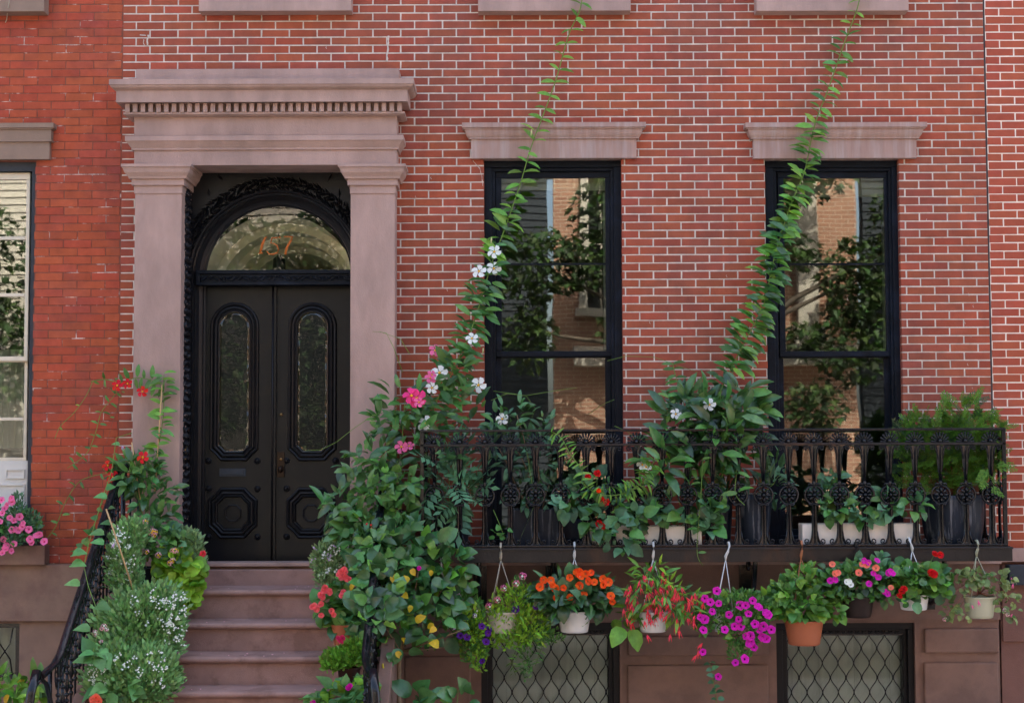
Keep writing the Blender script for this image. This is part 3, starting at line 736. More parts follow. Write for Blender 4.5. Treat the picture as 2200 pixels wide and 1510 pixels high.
mb = MB(); a = PR(471, 528, 1006, 1023, -.24); mb.box(a[0], a[1], .242, .25, a[2], a[3]); b_ = PR(476, 523, 1010, 1019, -.24); mb.box(b_[0], b_[1], .236, .243, b_[2], b_[3]); mb.build("mail_slot", M['frame_grey'], ld, bevel=.002)
mb = MB(); a = PR(594.5, 611, 970, 1025, -.24); mb.box(a[0], a[1], .241, .25, a[2], a[3]); mb.build("knob_plate", M['bronze'], rd, bevel=.003)
kc = (X(602, -.2, 1008), .20, Z(1008, -.2, 602)); mb = MB(); mb.ball(kc, .021, 12, 8, sz=1.25); mb.tube([(kc[0], .2, kc[2]), (kc[0], .245, kc[2])], .009, 8); mb.build("door_knob", M['bronze'], rd)
for yy in (890, 986):
    mb = MB(); c = (X(604, -.24, yy), 0, Z(yy, -.24, 604)); mb.tube([(c[0], .25, c[2]), (c[0], .236, c[2]), (c[0], .232, c[2])], [.012, .012, .006], 10); mb.build("keyhole", M['brass'], rd)
# threshold
mb = MB(); mb.box(X(388, .1, 1240)-.02, X(790, .1, 1240), -.12, .26, Z(1268, .12, 590)-.06, ZSILL); mb.build("door_sill", M['step'], house, bevel=.006)
# door bell
bell = MB(); xb_ = DX0 + .012
bell.box(xb_, xb_+.012, -.045, -.005, Z(993, 0, 390), Z(957, 0, 390)); bo = bell.build("door_bell", M['brass'], bevel=.003); tag(bo, "small brass door bell plate on the carved left jamb of the black door", "door bell")
mb = MB(); mb.tube([(xb_+.012, -.025, Z(975, 0, 390)), (xb_+.02, -.025, Z(975, 0, 390))], .009, 8); mb.build("button", M['black_wood'], bo)
# vestibule behind the fanlight, with a barrel ceiling and a hanging lantern
mb = MB(); n = 16; R_ = RG*1.12; y0, y1 = .31, 2.6
rg = []
for yy, rr in ((y0, R_), (y0+.5, R_), (y0+.52, R_*.9), (y0+.8, R_*.9), (y0+.82, R_*.82), (y0+1.1, R_*.82), (y0+1.12, R_*.74), (y1, R_*.7)):
    rg.append([(gx + rr*cos(pi*i/n), yy, gz - .12 + rr*sin(pi*i/n)) for i in range(n+1)])
for k in range(len(rg)-1):
    vs = rg[k] + rg[k+1]; mb.add(vs, [(i, n+1+i, n+2+i, i+1) for i in range(n)])
mb.add(rg[-1], [tuple(range(n+1))]); 
mb.box(gx-R_, gx+R_, .31, 2.6, gz-.5, gz-.14)
mb.build("vestibule", M['hall'], house)
lan = MB(); lx = X(602, -.9, 450); lz = Z(449, -.9, 602)
lan.lathe([(.0, -.025), (.03, -.03), (.06, -.012), (.065, 0)], (lx, .85, lz), 14)
for k in range(9):
    z = lz - .03 - k*.038; lan.tube([(lx - (.007 if k % 2 else 0), .85 - (0 if k % 2 else .007), z), (lx, .85, z-.02), (lx + (.007 if k % 2 else 0), .85 + (0 if k % 2 else .007), z)], .0035, 4)
lan.lathe([(.01, 0), (.05, -.04), (.055, -.2), (.02, -.24)], (lx, .85, lz-.38), 8)
lo = lan.build("hanging_lantern", M['lamp_metal']); tag(lo, "dark hall lantern hanging on a chain behind the arched fanlight", "lantern")

# ================================================================ left neighbour
lh = thing("brick_house", "darker red brick neighbour with thin joints and a cream sash window, at the left", "house", (-5, 0, 0))
LW = PR(-300, 75, 349, 1180)
XL0 = X(-420, 0, 700)
mb = MB(); LWc = PR(-300, 66, 349, 1180); LW = (LWc[0], X(70, 0, 760), LWc[2], LWc[3])
ztl = Z(1211, 0, 130)
holes_wall(mb, XL0, XL_MAIN+.0035, ztl, ZTOP, [grow(LW)], -.0025, -.32); mb.build("wall", M['mortar_left'], lh)
mb = MB(); holes_wall(mb, -9, XL_MAIN-.002, ZTOP, 11.9, [], 0, -.32); holes_wall(mb, -9, XL0, 0, ZTOP, [], 0, -.32); mb.build("upper_wall", M['brick_left'], lh)
mb = MB(); mb.box(-9, XL_MAIN-.002, -.3, 9, 11.9, 12.1); mb.build("roof", M['stone_grey'], lh)
lay_bricks(lh, XL0, XL_MAIN - .003, ztl+.001, ZTOP, [LW], X(139.4, 0, 280), Z(270.4, 0, 139), PITCHX, COURSE*1.004, .0052, M['brick_left'], lambda x, z: True)
lintel(-420, 118, 265, 306, 343, M['stone_grey'], lh, xi=11)
r = PR(-420, 95, -40, 26, .12); mb = MB(); mb.box(r[0], r[1], -.12, .05, r[2], r[3]); mb.build("window_sill", M['stone_grey'], lh, bevel=.005)
r = PR(-420, 96, 1172, 1214, .12); mb = MB(); mb.box(r[0], r[1], -.12, .05, r[2], r[3]); mb.build("window_sill", M['base_left'], lh, bevel=.006)
mb = MB(); mb.box(-9, X(262, .05, 1270)-.002, -.06, .32, Z(1334, .06, 130), ztl); mb.build("base_band", M['base_left'], lh, bevel=.006)
LB = PR(-250, 43, 1338, 1458)
mb = MB(); holes_wall(mb, -9, X(262, .05, 1270)-.002, 0, Z(1334, .06, 130)-.001, [LB], .02, -.32); mb.build("base_wall", M['base_left'], lh)
mb = MB(); a = PR(78, 262, 1483, 1490, .03); mb.box(a[0], a[1]-.01, -.03, .02, a[2], a[3]); mb.build("base_ledge", M['base_left'], lh)
# its window
fr = MB(); pring(fr, -300, 72, 349, 1180, 9, -.03, -.15, wt=20, wb=10); f = fr.build("window", M['frame_grey'], lh, bevel=.003)
s = MB(); pring(s, -290, 62, 372, 776, 8, -.07, -.11, wt=15, wb=10)
a = PR(-282, 54, 387, 766, -.08)
for yy in (512, 634): 
    z = Z(yy, -.08, 30); s.box(a[0], a[1], .075, .1, z-.013, z+.013)
s.box(a[0]+.6, a[0]+.615, .074, .1, a[2], a[3]); s.build("sash", M['cream'], f, bevel=.003)
s = MB(); pring(s, -290, 58, 770, 990, 7, -.11, -.15, wt=9, wb=7)
a2 = PR(-282, 51, 779, 983, -.12); z = Z(900, -.12, 30); s.box(a2[0], a2[1], .115, .14, z-.012, z+.012); s.build("sash", M['cream'], f, bevel=.003)
mb = MB(); rect_pane(mb, a, -.09); mb.build("pane", M['glass'], f)
mb = MB(); rect_pane(mb, a2, -.13); mb.build("pane", M['glass'], f)
mb = MB(); a3 = PR(-290, 58, 990, 1172, -.1); mb.box(a3[0], a3[1], .1, .2, a3[2], a3[3]); mb.build("window_panel", M['white_wood'], f)
mb = MB(); pring(mb, 12, 52, 1008, 1028, 2, -.09, -.1); pring(mb, -20, 52, 1040, 1160, 3, -.09, -.1); mb.build("panel_moulding", M['white_wood'], f)
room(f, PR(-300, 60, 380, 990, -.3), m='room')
cu = MB()
for k in range(26):
    x = a2[0] + .4 + k*.05
    cu.add([(x, .22, a[2]-.7), (x+.028, .245, a[2]-.7), (x+.028, .245, a[3]-1.3), (x, .22, a[3]-1.3), (x+.05, .22, a[2]-.7), (x+.05, .22, a[3]-1.3)], [(0,1,2,3), (1,4,5,2)])
cu.build("curtain", M['white_wood'], f)
fr = MB(); pring(fr, -250, 43, 1338, 1458, 10, -.0, -.12, wb=8); bf = fr.build("basement_window", M['iron'], lh, bevel=.003)
mb = MB(); rect_pane(mb, PR(-244, 36, 1346, 1452, -.14), -.14); mb.build("pane", M['glass_low'], bf)
mb = MB(); rect_pane(mb, PR(-244, 36, 1346, 1452, -.22), -.22); mb.build("blind", M['shade'], bf)
mb = MB(); a = PR(-240, 33, 1348, 1450, -.03)
for k in range(9):
    x = a[1] - .02 - k*.12; mb.tube([(x, .03, a[3]), (x-.02, .03, a[3]-.12), (x-.06, .03, (a[2]+a[3])/2), (x-.02, .03, a[2]+.12), (x, .03, a[2])], .006, 5); mb.tube([(x-.12, .034, a[3]), (x-.1, .034, a[3]-.12), (x-.06, .034, (a[2]+a[3])/2), (x-.1, .034, a[2]+.12), (x-.12, .034, a[2])], .006, 5)
mb.build("iron_grille", M['iron'], bf)

# ================================================================ right neighbour
rh = thing("brick_house", "brighter red brick neighbour with cream joints, at the right edge", "house", (5, 0, 0))
XR1 = X(2620, 0, 700)
mb = MB(); holes_wall(mb, XR_MAIN+.006, XR1, Z(1178, 0, 2180), ZTOP, [], -.0028, -.32); mb.build("wall", M['mortar_right'], rh)
mb = MB(); mb.box(XR_MAIN-.008, XR_MAIN+.0055, -.001 + .004, .1, Z(1178, 0, 2180), ZTOP); mb.build("party_joint", M['joint'], rh)
mb = MB(); holes_wall(mb, XR_MAIN+.002, 9, ZTOP, 11.4, [], 0, -.32); holes_wall(mb, XR1, 9, 0, ZTOP, [], 0, -.32); mb.build("upper_wall", M['brick_right'], rh)
mb = MB(); mb.box(XR_MAIN+.002, 9, -.3, 9, 11.4, 11.6); mb.build("roof", M['stone_grey'], rh)
lay_bricks(rh, XR_MAIN+.0065, XR1, Z(1178, 0, 2180), ZTOP, [], X(2146, 0, 26), Z(18, 0, 2150), PITCHX, COURSE*1.001, .0085, M['brick_right'], lambda x, z: x < 4.45, gapz=.0075)
mb = MB(); a = PR(2152, 2620, 1177, 1206, .06); mb.box(X(2150, .05, 1190), 6, -.06, .32, a[2], a[3]); mb.build("base_ledge", M['stone'], rh, bevel=.004)
mb = MB(); mb.box(X(2150, .0, 1400)+.002, 9, -.01, .32, 0, a[2]); mb.build("base_wall", M['base_right'], rh)
mb = MB(); a = PR(2152, 2620, 1214, 1330, .02); mb.box(a[0], 9, -.03, .0, Z(1378, .03, 2180), Z(1214, .03, 2180)); mb.build("base_band", M['base_right'], rh, bevel=.005)
mb = MB(); a = PR(2168, 2500, 1213, 1256, .12); mb.box(a[0], a[1], -.12, -.03, a[2], a[3]); mb.build("vent_box", M['frame_grey'], rh, bevel=.006)

# ================================================================ stoop
stoop = thing("stoop", "brownstone front steps climbing to the black double door", "steps", (-1.9, -1.2, 0))
SX0, SX1 = X(287, .3, 1200), X(838, .3, 1200)
zs = [Z(1267, .50, 560), Z(1338.5, .78, 560), Z(1411, 1.06, 560), Z(1486, 1.34, 560)]
rise = (zs[1]-zs[3])/2
while zs[-1] - rise > .08: zs.append(zs[-1]-rise)
for k, z in enumerate(zs):
    d = .50 + .28*k; back = -.1 if k == 0 else (.50 + .28*(k-1)) - .06
    mb = MB(); n_ = 6
    prof = [(back, z)] + [(d - .02 + .02*sin(pi*i/n_), z - .02 + .02*cos(pi*i/n_)) for i in range(n_+1)] + [(d-.035, z-.041), (d-.045, z-.05), (d-.05, 0.0 if k == len(zs)-1 else zs[k+1]-.02 if k+1 < len(zs) else 0), (back, 0.0 if k == len(zs)-1 else zs[k+1]-.02 if k+1 < len(zs) else 0)]
    vs = [(SX0, -p[0], p[1]) for p in prof] + [(SX1, -p[0], p[1]) for p in prof]; m_ = len(prof)
    fs = [(i, (i+1) % m_, m_+(i+1) % m_, m_+i) for i in range(m_)] + [tuple(range(m_-1, -1, -1)), tuple(range(m_, 2*m_))]
    mb.add(vs, fs); mb.build("step", M['step'], stoop)
mb = MB(); dl = .50+.28*(len(zs)-1)
for x0_, x1_ in ((SX0-.09, SX0-.002), (SX1+.002, SX1+.09)):
    mb = MB()
    pr_ = [(0.0, 0), (dl+.1, 0), (dl+.1, .25), (.5, zs[0]+.03), (0.0, zs[0]+.03)]
    vs = [(x0_, -p[0]-.07, p[1]) for p in pr_] + [(x1_, -p[0]-.07, p[1]) for p in pr_]
    mb.add(vs, [(0,1,6,5), (1,2,7,6), (2,3,8,7), (3,4,9,8), (4,0,5,9), (4,3,2,1,0), (5,6,7,8,9)])
    mb.build("side_wall", M['base'], stoop, bevel=.006)

# stoop railings
def rail_side(Xr, sgn, label, flare=1.0):
    t = thing("stair_railing", label, "railing", (Xr, -1.2, .5))
    def zr(d): return 2.137 - .78*(d - .76)            # handrail height along the flight
    pts = [(Xr, -.26, zr(.30)-.14), (Xr, -.27, zr(.30)-.03), (Xr, -.33, zr(.36)+.0)] + [(Xr, -d, zr(d)) for d in (.45, .6, .8, 1.0, 1.2, 1.4, 1.6, 1.75, 1.85)]
    pts += [(Xr + sgn*.012, -1.93, zr(1.93)+.01), (Xr + sgn*.03, -2.0, zr(2.0)+.04), (Xr + sgn*.055, -2.07, zr(2.07)+.06), (Xr + sgn*.07, -2.12, 1.22), (Xr+sgn*.09, -2.17, 1.08), (Xr+sgn*.10, -2.19, .93), (Xr+sgn*.105, -2.2, .78)]
    mb = MB()
    for a_, b_ in zip(pts[:-1], pts[1:]):
        pass
    # flat cap rail: ribbon of rounded section
    k = len(pts); sec = [(-.028, -.004), (-.025, .008), (-.011, .016), (.011, .016), (.025, .008), (.028, -.004), (.014, -.014), (-.014, -.014)]
    rings = []
    for i, p in enumerate(pts):
        tdir = (Vector(pts[min(i+1, k-1)]) - Vector(pts[max(i-1, 0)])).normalized(); side = Vector((1, 0, 0)); nrm = side.cross(tdir)
        if nrm.z < 0 and i < 9: nrm = -nrm
        if i >= 9 and nrm.dot(prev) < 0: nrm = -nrm
        prev = nrm.normalized()
        rings.append([Vector(p) + side*a_ + prev*b_ for a_, b_ in sec])
    vs = [q for r_ in rings for q in r_]; m_ = len(sec)
    mb.sm = True; mb.add(vs, [(i*m_+j, i*m_+(j+1) % m_, (i+1)*m_+(j+1) % m_, (i+1)*m_+j) for i in range(k-1) for j in range(m_)] + [tuple(range(m_)), tuple((k-1)*m_+j for j in range(m_))]); mb.sm = False
    mb.build("handrail", M['iron'], t)
    mb = MB(); lp = [(p[0], p[1], p[2]-.14) for p in pts[3:12]]; mb.tube(lp, .011, 6); mb.build("lower_rail", M['iron'], t)
    mb = MB(); mb.tube([(Xr, -.35, zr(.35)-.78), (Xr, -1.85, zr(1.85)-.78)], .011, 6); mb.build("bottom_rail", M['iron'], t)
    # balusters
    bm_ = MB(); H = .76
    bm_.tube([(0, 0, 0), (0, 0, H)], .0075, 6)
    for zz in (.05, .10, .30, .34, .38, .52, .56, .66): bm_.ball((0, 0, zz), .017, 8, 5, .9)
    bm_.lathe([(.009, 0), (.02, .03), (.012, .07), (.009, .12)], (0, 0, .40), 8)
    me = bm_.mesh("baluster", M['iron'])
    sm_ = MB()
    for s in (-1, 1):
        sm_.tube([(0, s*.010 + s*.036*(1-cos(q))*(1-q/14), .012+.075*sin(q)) for q in [i*pi/6*1.4 for i in range(9)]], .0065, 5); sm_.tube([(0, s*(.03+.016*cos(q)*(1-q/9)), -.07+.018*sin(q)*(1-q/9)) for q in [i*.7 for i in range(10)]], .005, 5)
    for sg in (-1, 1): sm_.tube([(0, sg*.005, 0), (0, sg*.03, .03), (0, sg*.02, .06), (0, sg*.004, .05)], .006, 5)
    sme = sm_.mesh("scroll", M['iron'])
    d = .42
    while d < 1.95:
        b_ = put("baluster", me, t, loc=(Xr, -d, zr(d)-.78)); put("scroll", sme, b_, loc=(Xr, -d, zr(d)-.10))
        d += .098
    # newel: big scroll at the foot
    mb = MB(); c = (Xr + sgn*.05, -2.02)
    mb.tube([(c[0]+sgn*.04, -2.1 , 1.12), (c[0]+sgn*.02, -2.04, 1.16), (c[0], -1.98, 1.12), (c[0]-sgn*.02, -1.95, 1.0), (c[0]-sgn*.02, -1.94, .8), (c[0]-sgn*.02, -1.94, .4)], .016, 7)
    for q0 in (.0,): mb.tube([(c[0]+sgn*.04, -2.02 - .10*cos(a_)*(1-a_/9), .87 + .10*sin(a_)*(1-a_/9)) for a_ in [i*.5 for i in range(15)]], .014, 6)
    mb.tube([(c[0]+sgn*.05, -2.19, .95), (c[0]+sgn*.05, -2.2, .3), (c[0]+sgn*.05, -2.15, .02)], .02, 7)
    mb.tube([(c[0]+sgn*.0, -1.9, 1.2), (c[0], -1.9, .02)], .014, 7)
    mb.build("newel_scroll", M['iron'], t)
    mb = MB(); mb.tube([(Xr, -.27, zr(.3)-.05), (Xr, -.27, zs[0])], .018, 8); mb.tube([(Xr+.06*-sgn*0+.05, -.25, zr(.3)-.06), (Xr+.05, -.25, zs[0])], .009, 6); mb.tube([(Xr+.10, -.22, zr(.3)-.05), (Xr+.10, -.22, zs[0])], .009, 6)
    mb.lathe([(.02, 0), (.05, .03), (.045, .07), (.02, .09)], (Xr, -.27, zr(.3)-.09), 10); mb.build("top_post", M['iron'], t)
    return t
rail_side(X(262, .3, 1100), -1, "black iron stair railing curving down the left side of the steps")
rail_side(X(828, .3, 1100), 1, "black iron stair railing on the right of the steps, wrapped in shrubs")

# ================================================================ balcony
bal = thing("iron_balcony", "long black cast iron balcony railing and deck under the two tall windows", "balcony", (1.4, -.3, Z(1178, .6, 1500)))
BD = .60
bx0, bx1 = X(903, BD, 1060), X(2162, BD, 1060)
zt_ = lambda px, y: Z(y, BD, px)
ztop_b = (Z(927, BD, 950)+Z(919.5, BD, 2150))/2; zr2 = (Z(957, BD, 950)+Z(952.5, BD, 2150))/2; zfoot = (Z(1171.5, BD, 950)+Z(1169, BD, 2150))/2
zdeck = zfoot - .012; zund = Z(1207, BD+.05, 1500)
RISE = -(Z(927, BD, 950) - Z(919.5, BD, 2150))   # the balcony climbs a little to the right, as the photo shows
mb = MB(); mb.box(bx0-.02, bx1+.01, -BD-.03, .0, zdeck-.03, zdeck); mb.build("deck", M['iron'], bal)
mb = MB(); mb.box(bx0-.03, bx1+.02, -BD-.05, -BD-.02, zund, zdeck-.004); mb.box(bx0-.03, bx0, -BD-.02, -.0, zund, zdeck-.004); mb.box(bx1-.01, bx1+.02, -BD-.02, 0, zund, zdeck-.004)
mb.box(bx0-.035, bx1+.025, -BD-.058, -BD-.05, zdeck-.02, zdeck-.006); mb.build("fascia", M['fascia'], bal, bevel=.002)
mb = MB()
mb.box(bx0, bx1, -BD-.018, -BD+.018, ztop_b-.010, ztop_b+.008); mb.box(bx0-.004, bx0+.032, -BD+.018, 0, ztop_b-.010, ztop_b+.008); mb.box(bx1-.032, bx1+.004, -BD+.018, 0, ztop_b-.010, ztop_b+.008)
mb.build("top_rail", M['iron'], bal, bevel=.003)
mb = MB(); mb.box(bx0, bx1, -BD-.014, -BD+.014, zr2-.008, zr2+.010); mb.box(bx0, bx0+.026, -BD+.014, 0, zr2-.008, zr2+.010); mb.box(bx1-.026, bx1, -BD+.014, 0, zr2-.008, zr2+.010); mb.build("middle_rail", M['fascia'], bal, bevel=.003)
mb = MB(); mb.box(bx0, bx1, -BD-.02, -BD+.02, zdeck+.002, zfoot+.004); mb.build("bottom_rail", M['iron'], bal, bevel=.003)
for xx, yy in ((bx0+.012, -BD), (bx1-.012, -BD), (bx0+.012, -.03), (bx1-.012, -.03)):
    mb = MB(); mb.box(xx-.014, xx+.014, yy-.014, yy+.014, zdeck, ztop_b-.01); mb.build("corner_post", M['iron'], bal, bevel=.003)
# a baluster: flared shaft with scrolls; medallion; palmette
HB = zr2 - .008 - (zfoot+.004)
s = MB()
def blade(mb, prof, th=.018):
    """prof: (halfwidth, z); fluted flat shaft"""
    vs = []; n = len(prof)
    for w_, z in prof:
        vs += [(-w_, 0, z), (-w_*.55, -th*.55, z), (-w_*.2, -th*.35, z), (0, -th*.75, z), (w_*.2, -th*.35, z), (w_*.55, -th*.55, z), (w_, 0, z), (0, th*.6, z)]
    mb.add(vs, [(i*8+j, i*8+(j+1) % 8, (i+1)*8+(j+1) % 8, (i+1)*8+j) for i in range(n-1) for j in range(8)] + [tuple(range(7, -1, -1)), tuple((n-1)*8+j for j in range(8))])
zm = HB*.497       # centre of medallion
blade(s, [(.045, 0), (.036, .012), (.027, .05), (.022, .10), (.019, zm-.075)])
blade(s, [(.012, zm+.075), (.013, zm+.13), (.020, HB-.16), (.026, HB-.07), (.033, HB-.03), (.046, HB-.004)])
s.box(-.011, .011, .002, .012, zm-.09, zm+.09)
for sg in (-1, 1):
    s.tube([(sg*(.056 + .020*(1-i/16)*cos(-.5*pi + i*.62)), -.004, .021 + .020*(1-i/16)*sin(-.5*pi + i*.62)) for i in range(13)], .0052, 5)
    s.tube([(sg*.018, -.006, .09), (sg*.026, -.008, .04), (sg*.040, -.006, .008), (sg*.056, -.004, .003)], .005, 5)
    s.tube([(sg*(.056 + .018*(1-i/16)*cos(.5*pi - i*.62)), -.004, HB-.020 + .018*(1-i/16)*sin(.5*pi - i*.62)) for i in range(13)], .0052, 5)
    s.tube([(sg*.018, -.006, HB-.10), (sg*.026, -.008, HB-.04), (sg*.040, -.006, HB-.006), (sg*.056, -.004, HB-.003)], .005, 5)
shaft = s.mesh("baluster", M['iron'])
m_ = MB(); Rm = .066
m_.tube([(Rm*cos(i*pi/10), 0, Rm*sin(i*pi/10)) for i in range(21)], .0085, 6, cap=False)
m_.ball((0, -.012, 0), .013, 8, 5)
for i in range(8):
    a_ = i*pi/4; u = Vector((cos(a_), 0, sin(a_)))
    m_.tube([u*.012 + Vector((0, -.008, 0)), u*.032 + Vector((0, -.016, 0)), u*.058], [.005, .0105, .006], 5)
    a2_ = a_ + pi/8; u2 = Vector((cos(a2_), 0, sin(a2_))); m_.ball(tuple(u2*.045), .008, 6, 4)
for sg in (-1, 1): m_.tube([(sg*.045, -.003, Rm+.0), (sg*.034, -.006, Rm+.014), (sg*.012, -.008, Rm+.012)], .007, 5); m_.tube([(sg*.04, -.003, -Rm+.01), (sg*.03, -.006, -Rm-.006), (sg*.01, -.008, -Rm-.004)], .006, 5)
m_.lathe([(.018, 0), (.012, .012), (.014, .02), (.006, .034), (.002, .045)], (0, 0, Rm+.004), 8)
med = m_.mesh("medallion", M['iron'])
p_ = MB(); HP = ztop_b - .010 - (zr2+.010)
for i in range(9):
    a_ = pi*(.04 + .92*i/8); l_ = .060 if i in (0, 8) else .066; 
    u = Vector((cos(a_)*1.05, 0, sin(a_)*(HP-.008)/.066)); p_.tube([u*.012, u*.035 + Vector((0, -.006, 0)), u*l_*.93], [.004, .0055, .0075], 5)
    p_.ball(tuple(u*l_*.93), .0095, 6, 4)
p_.ball((0, -.008, .012), .016, 8, 5)
for sg in (-1, 1): p_.tube([(sg*.012, 0, .004), (sg*.04, 0, .012), (sg*.06, 0, .004)], .006, 5)
pal = p_.mesh("palmette", M['iron'])
def place_bal(x, y, rz):
    R4 = lambda z: Matrix.Translation((x, y, z)) @ Matrix.Rotation(rz, 4, 'Z')
    b_ = put("baluster", shaft, bal, mat4=R4(zfoot+.004)); put("medallion", med, b_, mat4=R4(zfoot+.004+zm)); put("palmette", pal, b_, mat4=R4(zr2+.010))
xb0, xb1 = X(933, BD, 1060), X(2130, BD, 1060)
for k in range(23): place_bal(xb0 + (xb1-xb0)*k/22, -BD, 0)
for yy in (-BD+.13, -BD+.32, -BD+.50):
    place_bal(bx1-.012, yy, pi/2); place_bal(bx0+.012, yy, -pi/2)
# brackets below
for px in (1030, 1188, 1612, 2010):
    mb = MB(); x = X(px, .3, 1215)
    mb.box(x-.02, x+.02, -BD-.01, -.06, zund+.02, zund+.05)
    n_ = 12; mb.tube([(x, -.09 - .45*sin(i/n_*pi/2), zund - .35 + .36*(1-cos(i/n_*pi/2))) for i in range(n_+1)], .018, 7)
    mb.tube([(x, -.2 - .05*(1-i/16)*cos(i*.6), zund-.06 + .05*(1-i/16)*sin(i*.6)) for i in range(13)], .014, 6)
    mb.box(x-.05, x+.05, -.085, -.051, zund-.4, zund+.02)
    mb.build("bracket", M['iron'], bal, bevel=.003)
mb = MB(); mb.box(bx0, bx1, -BD, -.02, zund+.012, zund+.03)
mb.build("deck_underside", M['iron'], bal)
# ================================================================ PLANTS
def leaf_mesh(name, kind, m):
    mb = MB(); mb.sm = True
    if kind == 'oval':   rows = [(0, .03, 0), (.2, .38, .03), (.5, .50, .03), (.8, .34, -.03), (1, .03, -.12)]; ar = .37
    elif kind == 'lance': rows = [(0, .03, 0), (.25, .36, .04), (.5, .42, .02), (.8, .22, -.06), (1, .02, -.16)]; ar = .28
    elif kind == 'broad': rows = [(0, .10, 0), (.12, .42, .03), (.38, .55, .05), (.7, .44, .0), (1, .05, -.16)]; ar = .70
    elif kind == 'heart': rows = [(-.12, .30, .0), (.08, .56, .03), (.35, .54, .02), (.68, .30, -.05), (1, .02, -.14)]; ar = .85
    elif kind == 'round': rows = [(-.08, .28, .0), (.15, .55, .05), (.45, .62, .03), (.8, .48, -.02), (1, .22, -.08)]; ar = .85
    elif kind == 'tiny': rows = [(0, .1, 0), (.5, .5, .03), (1, .05, -.05)]; ar = .4
    elif kind == 'maple': rows = [(0, .1, 0), (.2, .55, .02), (.32, .25, .02), (.5, .42, 0), (.62, .2, 0), (1, .02, -.1)]; ar = .95
    vs = []; nf = []
    for y, w_, z in rows: vs += [(-w_*ar, y, z + .30*ar*w_), (0, y, z), (w_*ar, y, z + .30*ar*w_)]
    for i in range(len(rows)-1):
        nf += [(i*3, i*3+1, i*3+4, i*3+3), (i*3+1, i*3+2, i*3+5, i*3+4)]
    mb.add(vs, nf)
    if kind == 'lobed': pass
    return mb.mesh(name, m)
def pinnate_mesh(name, m, n=4, lw=.16, ll=.42):
    """a compound leaf: leaflets on one midrib"""
    mb = MB(); mb.sm = True
    for i in range(n+1):
        y = .15 + .7*i/n
        for s in ((-1, 1) if i < n else (0,)):
            ang = s*1.0; u = Vector((sin(ang), cos(ang), -.1)); v = Vector((cos(ang), -sin(ang), 0)); c = Vector((0, y, -.12*y*y))
            mb.add([c, c + u*ll*.4 + v*lw*.5, c + u*ll, c + u*ll*.4 - v*lw*.5], [(0, 1, 2), (0, 2, 3)])
    mb.add([(-.012, 0, 0), (.012, 0, 0), (.006, .9, -.1), (-.006, .9, -.1)], [(0, 1, 2, 3)])
    return mb.mesh(name, m)
def spray_mesh(name, m, seed=1):
    """flat conifer spray with needle tufts"""
    r = random.Random(seed); mb = MB()
    for i in range(7):
        y = .08 + .13*i; L_ = .40*(1 - .75*i/7)
        for s in (-1, 1):
            a_ = .75 + r.uniform(-.15, .15); d_ = Vector((s*sin(a_), cos(a_), r.uniform(-.15, .25)))*L_; c = Vector((0, y, 0))
            n_ = Vector((-d_.y, d_.x, 0)).normalized()
            mb.add([c - n_*.02, c + d_ , c + n_*.02], [(0, 1, 2)])
            for q in (.35, .6, .82):
                b_ = c + d_*q
                for k in (-1, 1): 
                    e_ = (d_.normalized()*.6 + n_*k*.8)*L_*.34*(1.1-q*.6); w_ = Vector((-e_.y, e_.x, 0)).normalized()*.034
                    mb.add([b_ - w_, b_ + e_, b_ + w_], [(0, 1, 2)])
    mb.add([(-.02, 0, 0), (.02, 0, 0), (.0, 1.05, .02)], [(0, 1, 2)])
    return mb.mesh(name, m)
LM = {}
def LEAF(kind, mk):
    k = (kind, mk)
    if k not in LM:
        if kind == 'pinnate': LM[k] = pinnate_mesh("leaf", M[mk])
        elif kind == 'spray': LM[k] = spray_mesh("leaf_spray", M[mk])
        else: LM[k] = leaf_mesh("leaf", kind, M[mk])
    return LM[k]
